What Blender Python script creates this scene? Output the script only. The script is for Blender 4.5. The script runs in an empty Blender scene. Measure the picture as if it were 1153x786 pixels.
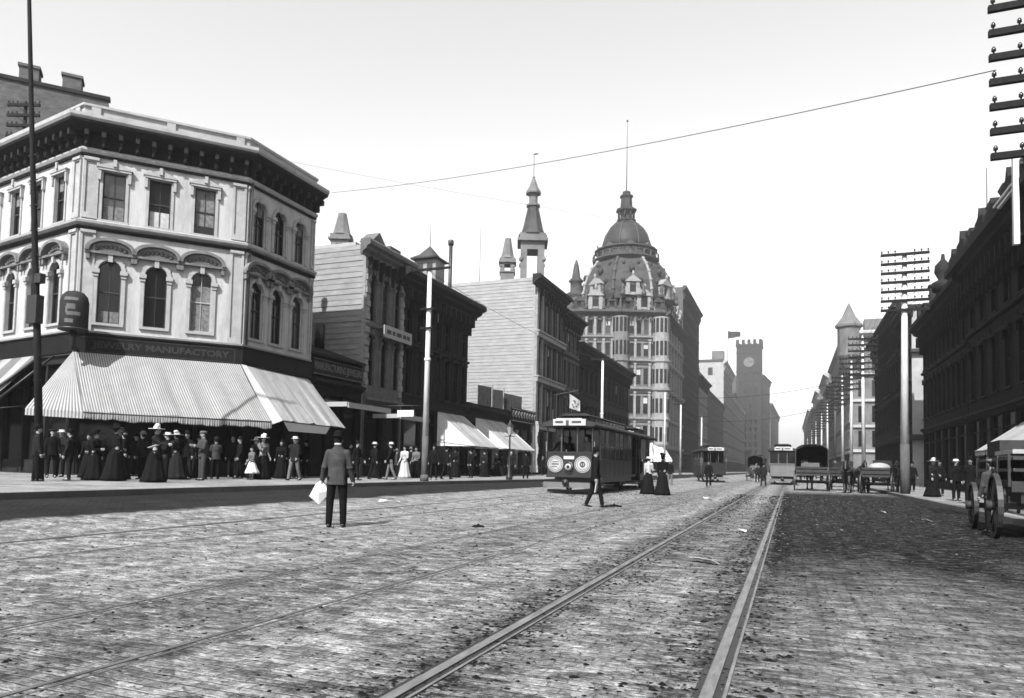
import bpy, math, random
from mathutils import Vector, Matrix
random.seed(7)
R = math.radians
SC = bpy.context.scene
COL = SC.collection
IDENT = Matrix.Identity(4)

# ------------------------------------------------------------------ mesh building
class MB:
    def __init__(self):
        self.v = []; self.f = []; self.m = []; self.s = []
    def add(self, vs, fs, mi=0, smooth=False):
        b = len(self.v)
        self.v += [tuple(p) for p in vs]
        for f in fs:
            self.f.append([b + i for i in f]); self.m.append(mi); self.s.append(smooth)
    def box(self, x0, x1, y0, y1, z0, z1, mi=0, T=None):
        vs = [(x, y, z) for z in (z0, z1) for x, y in ((x0, y0), (x1, y0), (x1, y1), (x0, y1))]
        if T: vs = [T(*p) for p in vs]
        self.add(vs, [(3, 2, 1, 0), (4, 5, 6, 7), (0, 1, 5, 4), (1, 2, 6, 5), (2, 3, 7, 6), (3, 0, 4, 7)], mi)
    def quad(self, a, b, c, d, mi=0):
        self.add([a, b, c, d], [(0, 1, 2, 3)], mi)
    def prism(self, poly, z0, z1, mi=0, T=None, smooth=False):
        n = len(poly)
        vs = [(x, y, z0) for x, y in poly] + [(x, y, z1) for x, y in poly]
        if T: vs = [T(*p) for p in vs]
        self.add(vs, [tuple(range(n))[::-1], tuple(range(n, 2 * n))], mi)
        b = len(self.v) - 2 * n
        for i in range(n):
            j = (i + 1) % n
            self.f.append([b + i, b + j, b + n + j, b + n + i]); self.m.append(mi); self.s.append(smooth)
    def extr(self, prof, u0, u1, T, mi=0):
        """closed profile [(v,z)] run along u"""
        n = len(prof)
        vs = [T(u0, v, z) for v, z in prof] + [T(u1, v, z) for v, z in prof]
        fs = [tuple(range(n)), tuple(range(n, 2 * n))[::-1]]
        fs += [(i, (i + 1) % n, n + (i + 1) % n, n + i) for i in range(n)]
        self.add(vs, fs, mi)
    def tube(self, pts, rad, n=8, mi=0, smooth=True, flat=1.0):
        pts = [Vector(p) for p in pts]
        if not isinstance(rad, (list, tuple)): rad = [rad] * len(pts)
        vs = []; k = len(pts)
        ref = None
        for i, p in enumerate(pts):
            t = (pts[min(i + 1, k - 1)] - pts[max(i - 1, 0)])
            t = t.normalized() if t.length > 1e-9 else Vector((0, 0, 1))
            if ref is None:
                ref = Vector((1, 0, 0)) if abs(t.x) < .8 else Vector((0, 1, 0))
            a = (ref - t * ref.dot(t)).normalized(); b = t.cross(a); ref = a
            for q in range(n):
                an = 2 * math.pi * q / n
                vs.append(p + (a * math.cos(an) + b * math.sin(an) * flat) * rad[i])
        fs = [tuple(range(n))[::-1], tuple(range((k - 1) * n, k * n))]
        for i in range(k - 1):
            for q in range(n):
                r = (q + 1) % n
                fs.append((i * n + q, i * n + r, (i + 1) * n + r, (i + 1) * n + q))
        self.add(vs, fs, mi, smooth)
    def capsule(self, a, b, ra, rb, n=10, mi=0):
        a = Vector(a); b = Vector(b); d = (b - a); L = d.length or 1e-6; d = d / L
        pts = []; rad = []
        for k in range(4):
            t = math.pi / 2 * (k + .35) / 4.0
            pts.append(a - d * ra * math.cos(t)); rad.append(ra * math.sin(t))
        pts.append(a); rad.append(ra); pts.append(b); rad.append(rb)
        for k in range(3, -1, -1):
            t = math.pi / 2 * (k + .35) / 4.0
            pts.append(b + d * rb * math.cos(t)); rad.append(rb * math.sin(t))
        self.tube(pts, rad, n, mi)
    def ell(self, c, r, n=14, m=10, mi=0, rot=None):
        c = Vector(c); vs = []; fs = []
        for i in range(1, m):
            th = math.pi * i / m
            for j in range(n):
                ph = 2 * math.pi * j / n
                p = Vector((r[0] * math.sin(th) * math.cos(ph), r[1] * math.sin(th) * math.sin(ph), r[2] * math.cos(th)))
                if rot: p = rot @ p
                vs.append(c + p)
        tp = Vector((0, 0, r[2])); bt = Vector((0, 0, -r[2]))
        if rot: tp = rot @ tp; bt = rot @ bt
        vs.append(c + tp); vs.append(c + bt); N = len(vs)
        for i in range(m - 2):
            for j in range(n):
                k = (j + 1) % n
                fs.append((i * n + j, (i + 1) * n + j, (i + 1) * n + k, i * n + k))
        for j in range(n):
            k = (j + 1) % n
            fs.append((N - 2, j, k)); fs.append((N - 1, (m - 2) * n + k, (m - 2) * n + j))
        self.add(vs, fs, mi, True)
    def loft(self, rings, n=20, mi=0, fold=0, smooth=True, T=None):
        """rings (cx,cy,z,rx,ry); closed ends"""
        vs = []
        for (cx, cy, z, rx, ry, *rest) in rings:
            fo = rest[0] if rest else 0
            for q in range(n):
                a = 2 * math.pi * q / n
                k = 1 + fo * math.sin(a * fold) if fold else 1
                p = (cx + rx * k * math.cos(a), cy + ry * k * math.sin(a), z)
                vs.append(T(*p) if T else p)
        fs = [tuple(range(n))[::-1], tuple(range((len(rings) - 1) * n, len(rings) * n))]
        for i in range(len(rings) - 1):
            for q in range(n):
                r = (q + 1) % n
                fs.append((i * n + q, i * n + r, (i + 1) * n + r, (i + 1) * n + q))
        self.add(vs, fs, mi, smooth)
    def lathe(self, c, prof, n=24, mi=0, smooth=True, a0=0.0):
        """prof [(r,z)] about vertical axis at c"""
        vs = []
        for r, z in prof:
            for q in range(n):
                a = a0 + 2 * math.pi * q / n
                vs.append((c[0] + r * math.cos(a), c[1] + r * math.sin(a), c[2] + z))
        k = len(prof)
        fs = [tuple(range(n))[::-1], tuple(range((k - 1) * n, k * n))]
        for i in range(k - 1):
            for q in range(n):
                r = (q + 1) % n
                fs.append((i * n + q, i * n + r, (i + 1) * n + r, (i + 1) * n + q))
        self.add(vs, fs, mi, smooth)
    def disc(self, c, ax, r, th, n=24, mi=0):
        """solid disc at c, axis ax"""
        ax = Vector(ax).normalized(); c = Vector(c)
        self.tube([c, c + ax * th], [r, r], n, mi, False)
    def ring(self, c, ax, r, w, th, n=24, mi=0):
        ax = Vector(ax).normalized(); c = Vector(c)
        ref = Vector((0, 0, 1)) if abs(ax.z) < .8 else Vector((1, 0, 0))
        a = (ref - ax * ref.dot(ax)).normalized(); b = ax.cross(a)
        vs = []
        for q in range(n):
            an = 2 * math.pi * q / n; d = a * math.cos(an) + b * math.sin(an)
            vs += [c + d * (r - w), c + d * r, c + d * r + ax * th, c + d * (r - w) + ax * th]
        fs = []
        for q in range(n):
            o = 4 * q; p = 4 * ((q + 1) % n)
            fs += [(o + k, o + (k + 1) % 4, p + (k + 1) % 4, p + k) for k in range(4)]
        self.add(vs, fs, mi)
    def mesh(self, name, mats, off=(0, 0, 0)):
        me = bpy.data.meshes.new(name)
        ox, oy, oz = off
        me.from_pydata([(x - ox, y - oy, z - oz) for x, y, z in self.v], [], self.f)
        for mt in mats: me.materials.append(mt)
        me.polygons.foreach_set('material_index', self.m)
        me.polygons.foreach_set('use_smooth', self.s)
        me.update()
        return me

def wpos(o):
    p = Vector(o.location)
    while o.parent: o = o.parent; p = p + Vector(o.location)
    return p
def link(name, me, parent=None, loc=(0, 0, 0), rz=0.0):
    o = bpy.data.objects.new(name, me); COL.objects.link(o)
    o.location = loc; o.rotation_euler = (0, 0, rz)
    if parent: o.parent = parent
    return o
def lst(m): return m if isinstance(m, (list, tuple)) else [m]
def part(name, mb, mats, parent):
    """mesh given in world coordinates, hung under an unrotated parent"""
    return link(name, mb.mesh(name, lst(mats), tuple(wpos(parent)) if parent else (0, 0, 0)), parent)
def lpart(name, mb, mats, parent, loc=(0, 0, 0), rz=0.0):
    """mesh given in the parent's own coordinates"""
    return link(name, mb.mesh(name, lst(mats)), parent, loc, rz)
def tag(o, label=None, cat=None, group=None, kind=None):
    if label: o['label'] = label
    if cat: o['category'] = cat
    if group: o['group'] = group
    if kind: o['kind'] = kind
    return o
def thing(name, label, cat, loc=(0, 0, 0), rz=0.0, group=None):
    return tag(link(name, None, None, loc, rz), label, cat, group)
def single(name, mb, mats, label, cat, group=None, base=None):
    """a thing that is one mesh, origin at its base"""
    if base is None:
        xs = [p[0] for p in mb.v]; ys = [p[1] for p in mb.v]; zs = [p[2] for p in mb.v]
        base = ((min(xs) + max(xs)) / 2, (min(ys) + max(ys)) / 2, min(zs))
    return tag(link(name, mb.mesh(name, lst(mats), base), None, base), label, cat, group)
def copy_tree(o, parent=None):
    c = o.copy(); COL.objects.link(c); c.parent = parent
    for ch in list(o.children): copy_tree(ch, c)
    return c

def Frame(P0, P1):
    """u runs P0->P1, v points out to the right of that run"""
    d = Vector((P1[0] - P0[0], P1[1] - P0[1])); L = d.length; d = d / L
    n = Vector((d.y, -d.x))
    def T(u, v, z): return (P0[0] + d.x * u + n.x * v, P0[1] + d.y * u + n.y * v, z)
    T.L = L; T.ang = math.atan2(d.y, d.x); T.d = d; T.n = n
    return T

# ------------------------------------------------------------------ materials (a black and white world)
def nodes(m):
    m.use_nodes = True; nt = m.node_tree; nt.nodes.clear(); return nt
def mat(name, base, rough=.8, var=.25, scale=3.0, detail=6, spec=.3, bump=0.0, bscale=None, stretch=(1, 1, 1), spots=0.0, metal=0.0):
    base *= .33 if base < .12 else (.45 if base < .3 else .57)   # old film sees everything a little dark
    m = bpy.data.materials.new(name); nt = nodes(m); N = nt.nodes; Lk = nt.links
    out = N.new('ShaderNodeOutputMaterial'); bs = N.new('ShaderNodeBsdfPrincipled')
    Lk.new(bs.outputs[0], out.inputs[0])
    bs.inputs['Roughness'].default_value = rough; bs.inputs['Metallic'].default_value = metal
    bs.inputs['Specular IOR Level'].default_value = spec * (.4 if rough > .5 else 1)
    tc = N.new('ShaderNodeTexCoord'); mp = N.new('ShaderNodeMapping'); mp.inputs['Scale'].default_value = stretch
    Lk.new(tc.outputs['Object'], mp.inputs[0])
    n1 = N.new('ShaderNodeTexNoise'); n1.inputs['Scale'].default_value = scale; n1.inputs['Detail'].default_value = detail
    n1.inputs['Roughness'].default_value = .65
    Lk.new(mp.outputs[0], n1.inputs['Vector'])
    mr = N.new('ShaderNodeMapRange'); mr.inputs[1].default_value = .28; mr.inputs[2].default_value = .72
    mr.inputs[3].default_value = base * (1 - var); mr.inputs[4].default_value = base * (1 + var)
    Lk.new(n1.outputs[0], mr.inputs[0])
    src = mr.outputs[0]
    if spots:
        n2 = N.new('ShaderNodeTexNoise'); n2.inputs['Scale'].default_value = scale * .37; n2.inputs['Detail'].default_value = 9
        n2.inputs['Roughness'].default_value = .75
        Lk.new(mp.outputs[0], n2.inputs['Vector'])
        m2 = N.new('ShaderNodeMapRange'); m2.inputs[1].default_value = .5; m2.inputs[2].default_value = .72
        m2.inputs[3].default_value = 1; m2.inputs[4].default_value = 1 - spots
        Lk.new(n2.outputs[0], m2.inputs[0])
        mu = N.new('ShaderNodeMath'); mu.operation = 'MULTIPLY'; Lk.new(src, mu.inputs[0]); Lk.new(m2.outputs[0], mu.inputs[1]); src = mu.outputs[0]
    cb = N.new('ShaderNodeCombineColor')
    for i in range(3): Lk.new(src, cb.inputs[i])
    Lk.new(cb.outputs[0], bs.inputs['Base Color'])
    if bump:
        n3 = N.new('ShaderNodeTexNoise'); n3.inputs['Scale'].default_value = bscale or scale * 6; n3.inputs['Detail'].default_value = 5
        Lk.new(mp.outputs[0], n3.inputs['Vector'])
        bp = N.new('ShaderNodeBump'); bp.inputs['Strength'].default_value = bump; bp.inputs['Distance'].default_value = .03
        Lk.new(n3.outputs[0], bp.inputs['Height']); Lk.new(bp.outputs[0], bs.inputs['Normal'])
    return m
M = {}
M['stucco'] = mat('painted_stucco', .56, .8, .16, 1.3, 9, .2, .3, 9, stretch=(1.6, 1.6, .35), spots=.38)
M['stucco_trim'] = mat('painted_trim', .44, .7, .16, 2.2, 8, .2, .2, 14, spots=.25)
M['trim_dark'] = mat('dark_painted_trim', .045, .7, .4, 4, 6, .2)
M['hood_paint'] = mat('weathered_hood_paint', .26, .8, .35, 3, 8, .2, .2, 14, spots=.4)
M['fascia'] = mat('dark_fascia_paint', .022, .6, .4, 3, 6, .25)
M['dull_letter'] = mat('tarnished_lettering', .085, .6, .3, 8, 4, .2)
M['pale_letter'] = mat('pale_lettering', .5, .7, .2, 8, 4, .2)
M['glass'] = mat('old_window_glass', .018, .12, .5, 1.5, 4, .35, .05, 4)
M['glass_pale'] = mat('pale_reflection_glass', .10, .2, .5, 1.2, 5, .5, .08, 3)  # paler base stands in for panes that reflect more sky
M['glass_black'] = mat('open_dark_window', .006, .3, .5, 1.5, 4, .2)
M['sash'] = mat('window_sash_paint', .10, .6, .3, 4, 4, .2)
M['sash_pale'] = mat('pale_window_sash', .42, .6, .2, 4, 4, .2)
M['blind'] = mat('window_blind', .55, .9, .2, 5, 4, .1)
M['curtain'] = mat('lace_curtain', .26, .9, .5, 9, 6, .1)
M['siding'] = mat('weathered_clapboard', .31, .85, .22, 1.2, 7, .15, .2, 8, (1, 1, 3), .22)
M['siding_pale'] = mat('pale_clapboard', .36, .85, .2, 1.0, 7, .15, .2, 8, (1, 1, 3), .18)
M['ornate_grey'] = mat('grey_painted_wood', .20, .8, .3, 3, 7, .2, .2, 12, spots=.3)
M['ornate_dark'] = mat('dark_painted_wood', .045, .8, .4, 3, 7, .2, .2, 12)
M['dark_front'] = mat('shade_dark_front', .028, .8, .5, 2, 7, .2, .2, 10)  # base tone kept very low, carries the shade of the street fronts
M['brick'] = mat('old_brick', .17, .9, .3, 2.5, 8, .1, .3, 12, (1, 1, 2.5), .35)
M['brick_dark'] = mat('dark_brick', .07, .9, .3, 2.5, 8, .1, .3, 12, spots=.3)
M['hotel'] = mat('hotel_paint', .27, .8, .2, 1.2, 8, .15, .2, 8, spots=.3)
M['hotel_trim_shade'] = mat('hotel_trim_and_shade', .12, .8, .3, 1.5, 8, .15, spots=.3)  # dark hotel trim, and the painted shade bands under its string courses
M['slate'] = mat('slate_roof', .119, .6, .5, .9, 11, .2, .3, 10, spots=.6)
M['slate_dark'] = mat('dark_slate_roof', .07, .55, .35, 1.6, 9, .35, .3, 10)
M['zinc'] = mat('zinc_ornament', .31, .6, .3, 2, 8, .3, spots=.3)
M['roof'] = mat('tar_roof', .06, .9, .3, 1, 5, .1)
M['pale_wall'] = mat('pale_wall', .42, .85, .18, .8, 8, .15, spots=.25)
M['stone'] = mat('sandstone', .24, .9, .3, .7, 9, .1, spots=.35)
M['stone_light'] = mat('pale_sandstone', .45, .9, .2, .7, 9, .1, spots=.3)
M['canvas'] = mat('awning_canvas', .43, .95, .1, 1.6, 7, .05, .2, 6, spots=.12)
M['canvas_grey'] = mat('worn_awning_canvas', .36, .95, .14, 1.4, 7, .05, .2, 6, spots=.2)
M['stripe'] = mat('awning_stripe', .22, .95, .2, 2, 6, .05)
M['wood_white'] = mat('white_painted_pole', .8, .7, .2, 3, 7, .2, .2, 20, (3, 3, .6), .3)
M['wood_dark'] = mat('tarred_wood', .035, .8, .4, 3, 6, .2, .2, 20, (3, 3, .6))
M['wood_mid'] = mat('bare_wood', .14, .85, .3, 3, 6, .15, .2, 20, (3, 3, .6))
M['iron'] = mat('cast_iron', .03, .5, .4, 6, 5, .4)
M['steel'] = mat('worn_steel', .29, .55, .4, 5, 9, .3, metal=.2, stretch=(3, .6, 1), spots=.5)
M['old_rail'] = mat('dusty_rail', .16, .7, .4, 3, 6, .3)
M['insulator'] = mat('glass_insulator', .05, .2, .1, 8, 2, .5)
M['wire'] = mat('wire', .05, .5, .1, 2, 2, .2)
M['tram_dark'] = mat('tram_body_paint', .035, .35, .3, 2.5, 6, .45)
M['tram_mid'] = mat('tram_panel_paint', .10, .4, .3, 2.5, 6, .4)
M['tram_pale'] = mat('tram_pale_paint', .52, .5, .2, 3, 6, .3, spots=.3)
M['roofing'] = mat('canvas_roofing', .09, .8, .3, 2, 6, .2)
M['white'] = mat('white_cloth', .78, .9, .08, 4, 5, .1, .2, 12)
M['paper'] = mat('newsprint', .75, .9, .1, 9, 5, .1)
M['skin'] = mat('skin', .38, .6, .1, 8, 4, .3)
M['skin_dark'] = mat('weathered_skin', .22, .6, .15, 8, 4, .3)
M['hair'] = mat('hair', .03, .6, .4, 30, 4, .3)
M['black_wool'] = mat('black_wool', .018, .9, .3, 9, 6, .1, .3, 30)
M['dark_wool'] = mat('dark_wool', .035, .9, .3, 9, 6, .1, .3, 30)
M['grey_wool'] = mat('grey_wool', .11, .9, .25, 7, 6, .1, .4, 30)
M['mid_wool'] = mat('mid_grey_wool', .2, .9, .25, 7, 6, .1, .3, 30)
M['light_cloth'] = mat('light_cloth', .55, .9, .12, 6, 6, .1, .3, 18)
M['straw'] = mat('straw_hat', .6, .8, .1, 20, 4, .1)
M['leather'] = mat('black_leather', .02, .4, .3, 10, 4, .4)
M['horse_dark'] = mat('dark_horse_coat', .04, .5, .4, 4, 5, .35)
M['horse_pale'] = mat('pale_horse_coat', .4, .6, .3, 4, 5, .3)
M['wagon_paint'] = mat('wagon_paint', .07, .5, .35, 4, 6, .3)
M['wagon_cover'] = mat('wagon_cover_canvas', .10, .9, .3, 3, 6, .1)
M['dung'] = mat('dung', .025, .95, .5, 20, 5, .1, .5, 40)
M['hill'] = mat('hill_grass', .1, .95, .4, .02, 6, .1)
M['face'] = mat('clock_face', .75, .7, .05, 3, 3, .1)

# ------------------------------------------------------------------ ground shape
KL, KR = -15.3, 5.3            # the two kerb lines
def fall(y): return 1.0 if y < 26 else (.7 if y > 44 else 1 - .3 * (y - 26) / 18)
def road_z(x, y):
    if x > -9: return 0.0
    return .27 * min(1.0, (-9 - x) / 6.3) * fall(y)
def walk_z(y): return .27 * fall(y) + .13
def gz(x, y):
    if x <= KL: return walk_z(y)
    if x >= KR: return .14
    return road_z(x, y)
# ------------------------------------------------------------------ setting: ground, road, pavements, rails
def road_material(name, kind):
    m = bpy.data.materials.new(name); nt = nodes(m); N = nt.nodes; Lk = nt.links
    def nd(t, **k):
        n = N.new(t)
        for a, b in k.items(): setattr(n, a, b)
        return n
    def math_(op, a, b=None, c=None, clamp=False):
        n = nd('ShaderNodeMath', operation=op, use_clamp=clamp)
        for i, q in enumerate((a, b, c)):
            if q is None: continue
            if isinstance(q, (int, float)): n.inputs[i].default_value = q
            else: Lk.new(q, n.inputs[i])
        return n.outputs[0]
    def rng(src, a, b, c, d):
        n = nd('ShaderNodeMapRange'); Lk.new(src, n.inputs[0])
        for i, q in enumerate((a, b, c, d)): n.inputs[i + 1].default_value = q
        return n.outputs[0]
    out = nd('ShaderNodeOutputMaterial'); bs = nd('ShaderNodeBsdfPrincipled'); Lk.new(bs.outputs[0], out.inputs[0])
    tc = nd('ShaderNodeTexCoord'); P = tc.outputs['Object']
    def noise(scale, detail=5, rough=.6, stretch=None, dist=0):
        n = nd('ShaderNodeTexNoise'); n.inputs['Scale'].default_value = scale; n.inputs['Detail'].default_value = detail
        n.inputs['Roughness'].default_value = rough; n.inputs['Distortion'].default_value = dist
        if stretch:
            mp = nd('ShaderNodeMapping'); mp.inputs['Scale'].default_value = stretch; Lk.new(P, mp.inputs[0]); Lk.new(mp.outputs[0], n.inputs['Vector'])
        else: Lk.new(P, n.inputs['Vector'])
        return n.outputs[0]
    sep = nd('ShaderNodeSeparateXYZ'); Lk.new(P, sep.inputs[0]); X, Y = sep.outputs[0], sep.outputs[1]
    if kind == 'setts':
        # small worn setts: every stone its own tone, joints wandering and choked with dirt
        nv = nd('ShaderNodeTexNoise'); nv.inputs['Scale'].default_value = 3.5; nv.inputs['Detail'].default_value = 3; Lk.new(P, nv.inputs['Vector'])
        vm = nd('ShaderNodeVectorMath', operation='MULTIPLY_ADD'); Lk.new(nv.outputs['Color'], vm.inputs[0])
        vm.inputs[1].default_value = (.09, .07, 0); Lk.new(P, vm.inputs[2])
        bt = nd('ShaderNodeTexBrick'); Lk.new(vm.outputs[0], bt.inputs['Vector'])
        bt.inputs['Scale'].default_value = 1.0; bt.inputs['Brick Width'].default_value = .20; bt.inputs['Row Height'].default_value = .088
        bt.inputs['Mortar Size'].default_value = .011; bt.inputs['Mortar Smooth'].default_value = 1.0; bt.inputs['Bias'].default_value = -.1
        bt.inputs['Color1'].default_value = (.05,) * 3 + (1,); bt.inputs['Color2'].default_value = (.42,) * 3 + (1,); bt.inputs['Mortar'].default_value = (.09,) * 3 + (1,)
        bw = nd('ShaderNodeRGBToBW'); Lk.new(bt.outputs['Color'], bw.inputs[0])
        vo = nd('ShaderNodeTexVoronoi'); vo.inputs['Scale'].default_value = 1.0; mpv = nd('ShaderNodeMapping'); mpv.inputs['Scale'].default_value = (5.5, 11, 1)
        Lk.new(vm.outputs[0], mpv.inputs[0]); Lk.new(mpv.outputs[0], vo.inputs['Vector']); vc = nd('ShaderNodeRGBToBW'); Lk.new(vo.outputs['Color'], vc.inputs[0])
        stone = rng(vc.outputs[0], .2, .8, .10, .42)
        mxs = nd('ShaderNodeMix'); mxs.inputs[0].default_value = .55; Lk.new(bw.outputs[0], mxs.inputs[2]); Lk.new(stone, mxs.inputs[3])
        grit = rng(noise(30, 8, .8, (.7, 1.5, 1)), .34, .66, .45, 1.5)
        base = math_('MULTIPLY', mxs.outputs[0], grit)
        # trodden dust, pale, in streaks across the street
        dust = rng(noise(1.1, 10, .78, (.9, 1.2, 1), .4), .34, .58, .30, .95)
        fine = rng(noise(12, 8, .82, (1, 1.7, 1)), .38, .56, .25, 1)
        dust = math_('MULTIPLY', dust, fine)
        mx = nd('ShaderNodeMix'); Lk.new(dust, mx.inputs[0]); Lk.new(base, mx.inputs[2]); mx.inputs[3].default_value = .50
        v = mx.outputs[0]
        # manure and dirt: dark patches everywhere, mostly beside the near track
        dirt = noise(1.5, 11, .8, (.9, 1.3, 1), .8)
        # beside the rails
        def band(cx, w):
            d = math_('ABSOLUTE', math_('SUBTRACT', X, cx)); return rng(d, w * .15, w, 1, 0)
        near = math_('MAXIMUM', band(-1.95, .6), band(-.45, .5))
        near = math_('MAXIMUM', near, math_('MULTIPLY', band(-4.4, 1.5), .55))
        wob = noise(.35, 6, .7)
        dm = math_('ADD', rng(dirt, .36, .66, 0, .75), math_('MULTIPLY', near, .62))
        dm = math_('MULTIPLY', dm, rng(noise(8, 9, .85, (.9, 1.8, 1)), .40, .56, .15, 1.1))
        v = math_('MULTIPLY', v, math_('SUBTRACT', 1, math_('MULTIPLY', dm, .85, clamp=True), clamp=True))
        v = math_('MULTIPLY', v, rng(vc.outputs[0], .25, .72, .74, 1.2))
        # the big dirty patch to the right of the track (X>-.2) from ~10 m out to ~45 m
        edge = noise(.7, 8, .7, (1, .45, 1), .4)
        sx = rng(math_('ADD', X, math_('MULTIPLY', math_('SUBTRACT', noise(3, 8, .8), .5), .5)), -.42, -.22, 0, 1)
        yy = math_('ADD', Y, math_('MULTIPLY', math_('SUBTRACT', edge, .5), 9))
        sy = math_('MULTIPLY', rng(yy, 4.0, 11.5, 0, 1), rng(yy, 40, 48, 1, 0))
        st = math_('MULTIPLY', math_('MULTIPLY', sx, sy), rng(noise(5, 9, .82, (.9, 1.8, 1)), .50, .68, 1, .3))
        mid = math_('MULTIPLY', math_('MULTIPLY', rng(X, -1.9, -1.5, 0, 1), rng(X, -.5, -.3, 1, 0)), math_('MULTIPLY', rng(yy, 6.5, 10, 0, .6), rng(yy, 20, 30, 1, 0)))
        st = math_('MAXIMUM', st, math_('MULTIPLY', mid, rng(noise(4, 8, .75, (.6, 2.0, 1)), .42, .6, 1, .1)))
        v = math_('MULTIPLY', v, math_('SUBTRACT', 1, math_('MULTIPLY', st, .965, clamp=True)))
        v = math_('MULTIPLY', v, rng(noise(2.6, 12, .85, (.9, 1.4, 1), .5), .40, .60, .60, 1.35))
        v = math_('MULTIPLY', v, rng(noise(2.2, 8, .75, (2.2, .10, 1)), .36, .64, .72, 1.18))
        v = math_('MULTIPLY', v, rng(noise(19, 10, .9, (1, 1.7, 1)), .41, .59, .36, 1.7))
        # the smoother tarred strip along the left kerb, its edge broken and dusty
        ed = math_('ADD', X, math_('MULTIPLY', math_('SUBTRACT', noise(.8, 9, .75), .5), 1.3))
        ts = rng(ed, -12.1, -11.8, 1, 0)
        tar = math_('MULTIPLY', rng(noise(2.2, 9, .75, (1, .4, 1)), .3, .7, .012, .04), rng(noise(30, 5, .7), .3, .7, .6, 1.5))
        fl = rng(noise(4, 10, .85, (1, .6, 1)), .62, .70, 0, .6)
        mt2 = nd('ShaderNodeMix'); Lk.new(fl, mt2.inputs[0]); Lk.new(tar, mt2.inputs[2]); mt2.inputs[3].default_value = .3
        mt3 = nd('ShaderNodeMix'); Lk.new(ts, mt3.inputs[0]); Lk.new(v, mt3.inputs[2]); Lk.new(mt2.outputs[0], mt3.inputs[3]); v = mt3.outputs[0]
        hgt = math_('ADD', math_('MULTIPLY', vo.outputs['Distance'], -.8), math_('ADD', math_('MULTIPLY', bt.outputs['Fac'], -.7), math_('MULTIPLY', noise(18, 8, .75), 1.2)))
        bd, bsn = .038, 1.0
        rough = .75
    elif kind == 'asphalt':
        base = rng(noise(2.2, 8, .7, (1, .4, 1)), .3, .7, .035, .085)
        v = math_('MULTIPLY', base, rng(noise(30, 5, .7), .3, .7, .6, 1.5))
        fl = rng(noise(5, 9, .8, (1, .6, 1)), .66, .74, 0, .7)
        mx = nd('ShaderNodeMix'); Lk.new(fl, mx.inputs[0]); Lk.new(v, mx.inputs[2]); mx.inputs[3].default_value = .3
        v = mx.outputs[0]; hgt = noise(25, 6, .7); bd, bsn = .012, .6; rough = .8
    elif kind == 'walk':
        bt = nd('ShaderNodeTexBrick'); Lk.new(P, bt.inputs['Vector']); bt.offset = 0.0
        bt.inputs['Scale'].default_value = 1; bt.inputs['Brick Width'].default_value = 1.2; bt.inputs['Row Height'].default_value = 1.2
        bt.inputs['Mortar Size'].default_value = .02
        bt.inputs['Color1'].default_value = (.27,) * 3 + (1,); bt.inputs['Color2'].default_value = (.34,) * 3 + (1,); bt.inputs['Mortar'].default_value = (.12,) * 3 + (1,)
        bw = nd('ShaderNodeRGBToBW'); Lk.new(bt.outputs['Color'], bw.inputs[0])
        v = math_('MULTIPLY', bw.outputs[0], math_('MULTIPLY', rng(noise(1.3, 10, .8), .34, .66, .45, 1.3), rng(noise(14, 8, .85), .38, .62, .7, 1.25))); hgt = noise(20, 5, .7); bd, bsn = .008, .5; rough = .85
    else:
        v = rng(noise(.05, 8, .7), .3, .7, .14, .24); hgt = noise(3, 5, .7); bd, bsn = .03, .4; rough = .95
    v = math_('MULTIPLY', v, {'setts': .68, 'asphalt': .2, 'walk': .62}.get(kind, .6))
    cb = nd('ShaderNodeCombineColor')
    for i in range(3): Lk.new(v, cb.inputs[i])
    Lk.new(cb.outputs[0], bs.inputs['Base Color']); bs.inputs['Roughness'].default_value = rough; bs.inputs['Specular IOR Level'].default_value = .06
    bp = nd('ShaderNodeBump'); bp.inputs['Strength'].default_value = bsn; bp.inputs['Distance'].default_value = bd
    Lk.new(hgt, bp.inputs['Height']); Lk.new(bp.outputs[0], bs.inputs['Normal'])
    return m

def sheet(name, xs, ys, zf, mt, kind='structure', T=None):
    mb = MB(); nx = len(xs)
    mb.v = [(x, y, zf(x, y)) for y in ys for x in xs]
    for j in range(len(ys) - 1):
        for i in range(nx - 1):
            mb.f.append([j * nx + i, j * nx + i + 1, (j + 1) * nx + i + 1, (j + 1) * nx + i]); mb.m.append(0); mb.s.append(True)
    o = link(name, mb.mesh(name, [mt])); o['kind'] = kind
    return o
def span(a, b, n): return [a + (b - a) * i / n for i in range(n + 1)]
YS = span(-30, 20, 25) + span(22, 60, 19)[0:] + span(70, 200, 13) + [260, 340, 450, 600, 900]
sheet('ground', [-1600, -400, -120, -60, 60, 120, 400, 1600], [-500, -100, 0, 100, 400, 900, 1600], lambda x, y: -.06, road_material('bare_ground', 'ground'))
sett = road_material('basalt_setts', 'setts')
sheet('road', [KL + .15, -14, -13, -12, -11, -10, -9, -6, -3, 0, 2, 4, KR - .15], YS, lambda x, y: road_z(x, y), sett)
wm = road_material('pavement_slabs', 'walk')
sheet('pavement_left', [-90, -60, -40, -25, KL - .1], YS, lambda x, y: walk_z(y), wm)
sheet('pavement_right', [KR + .1, 8, 12, 40], YS, lambda x, y: .14, wm)
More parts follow.
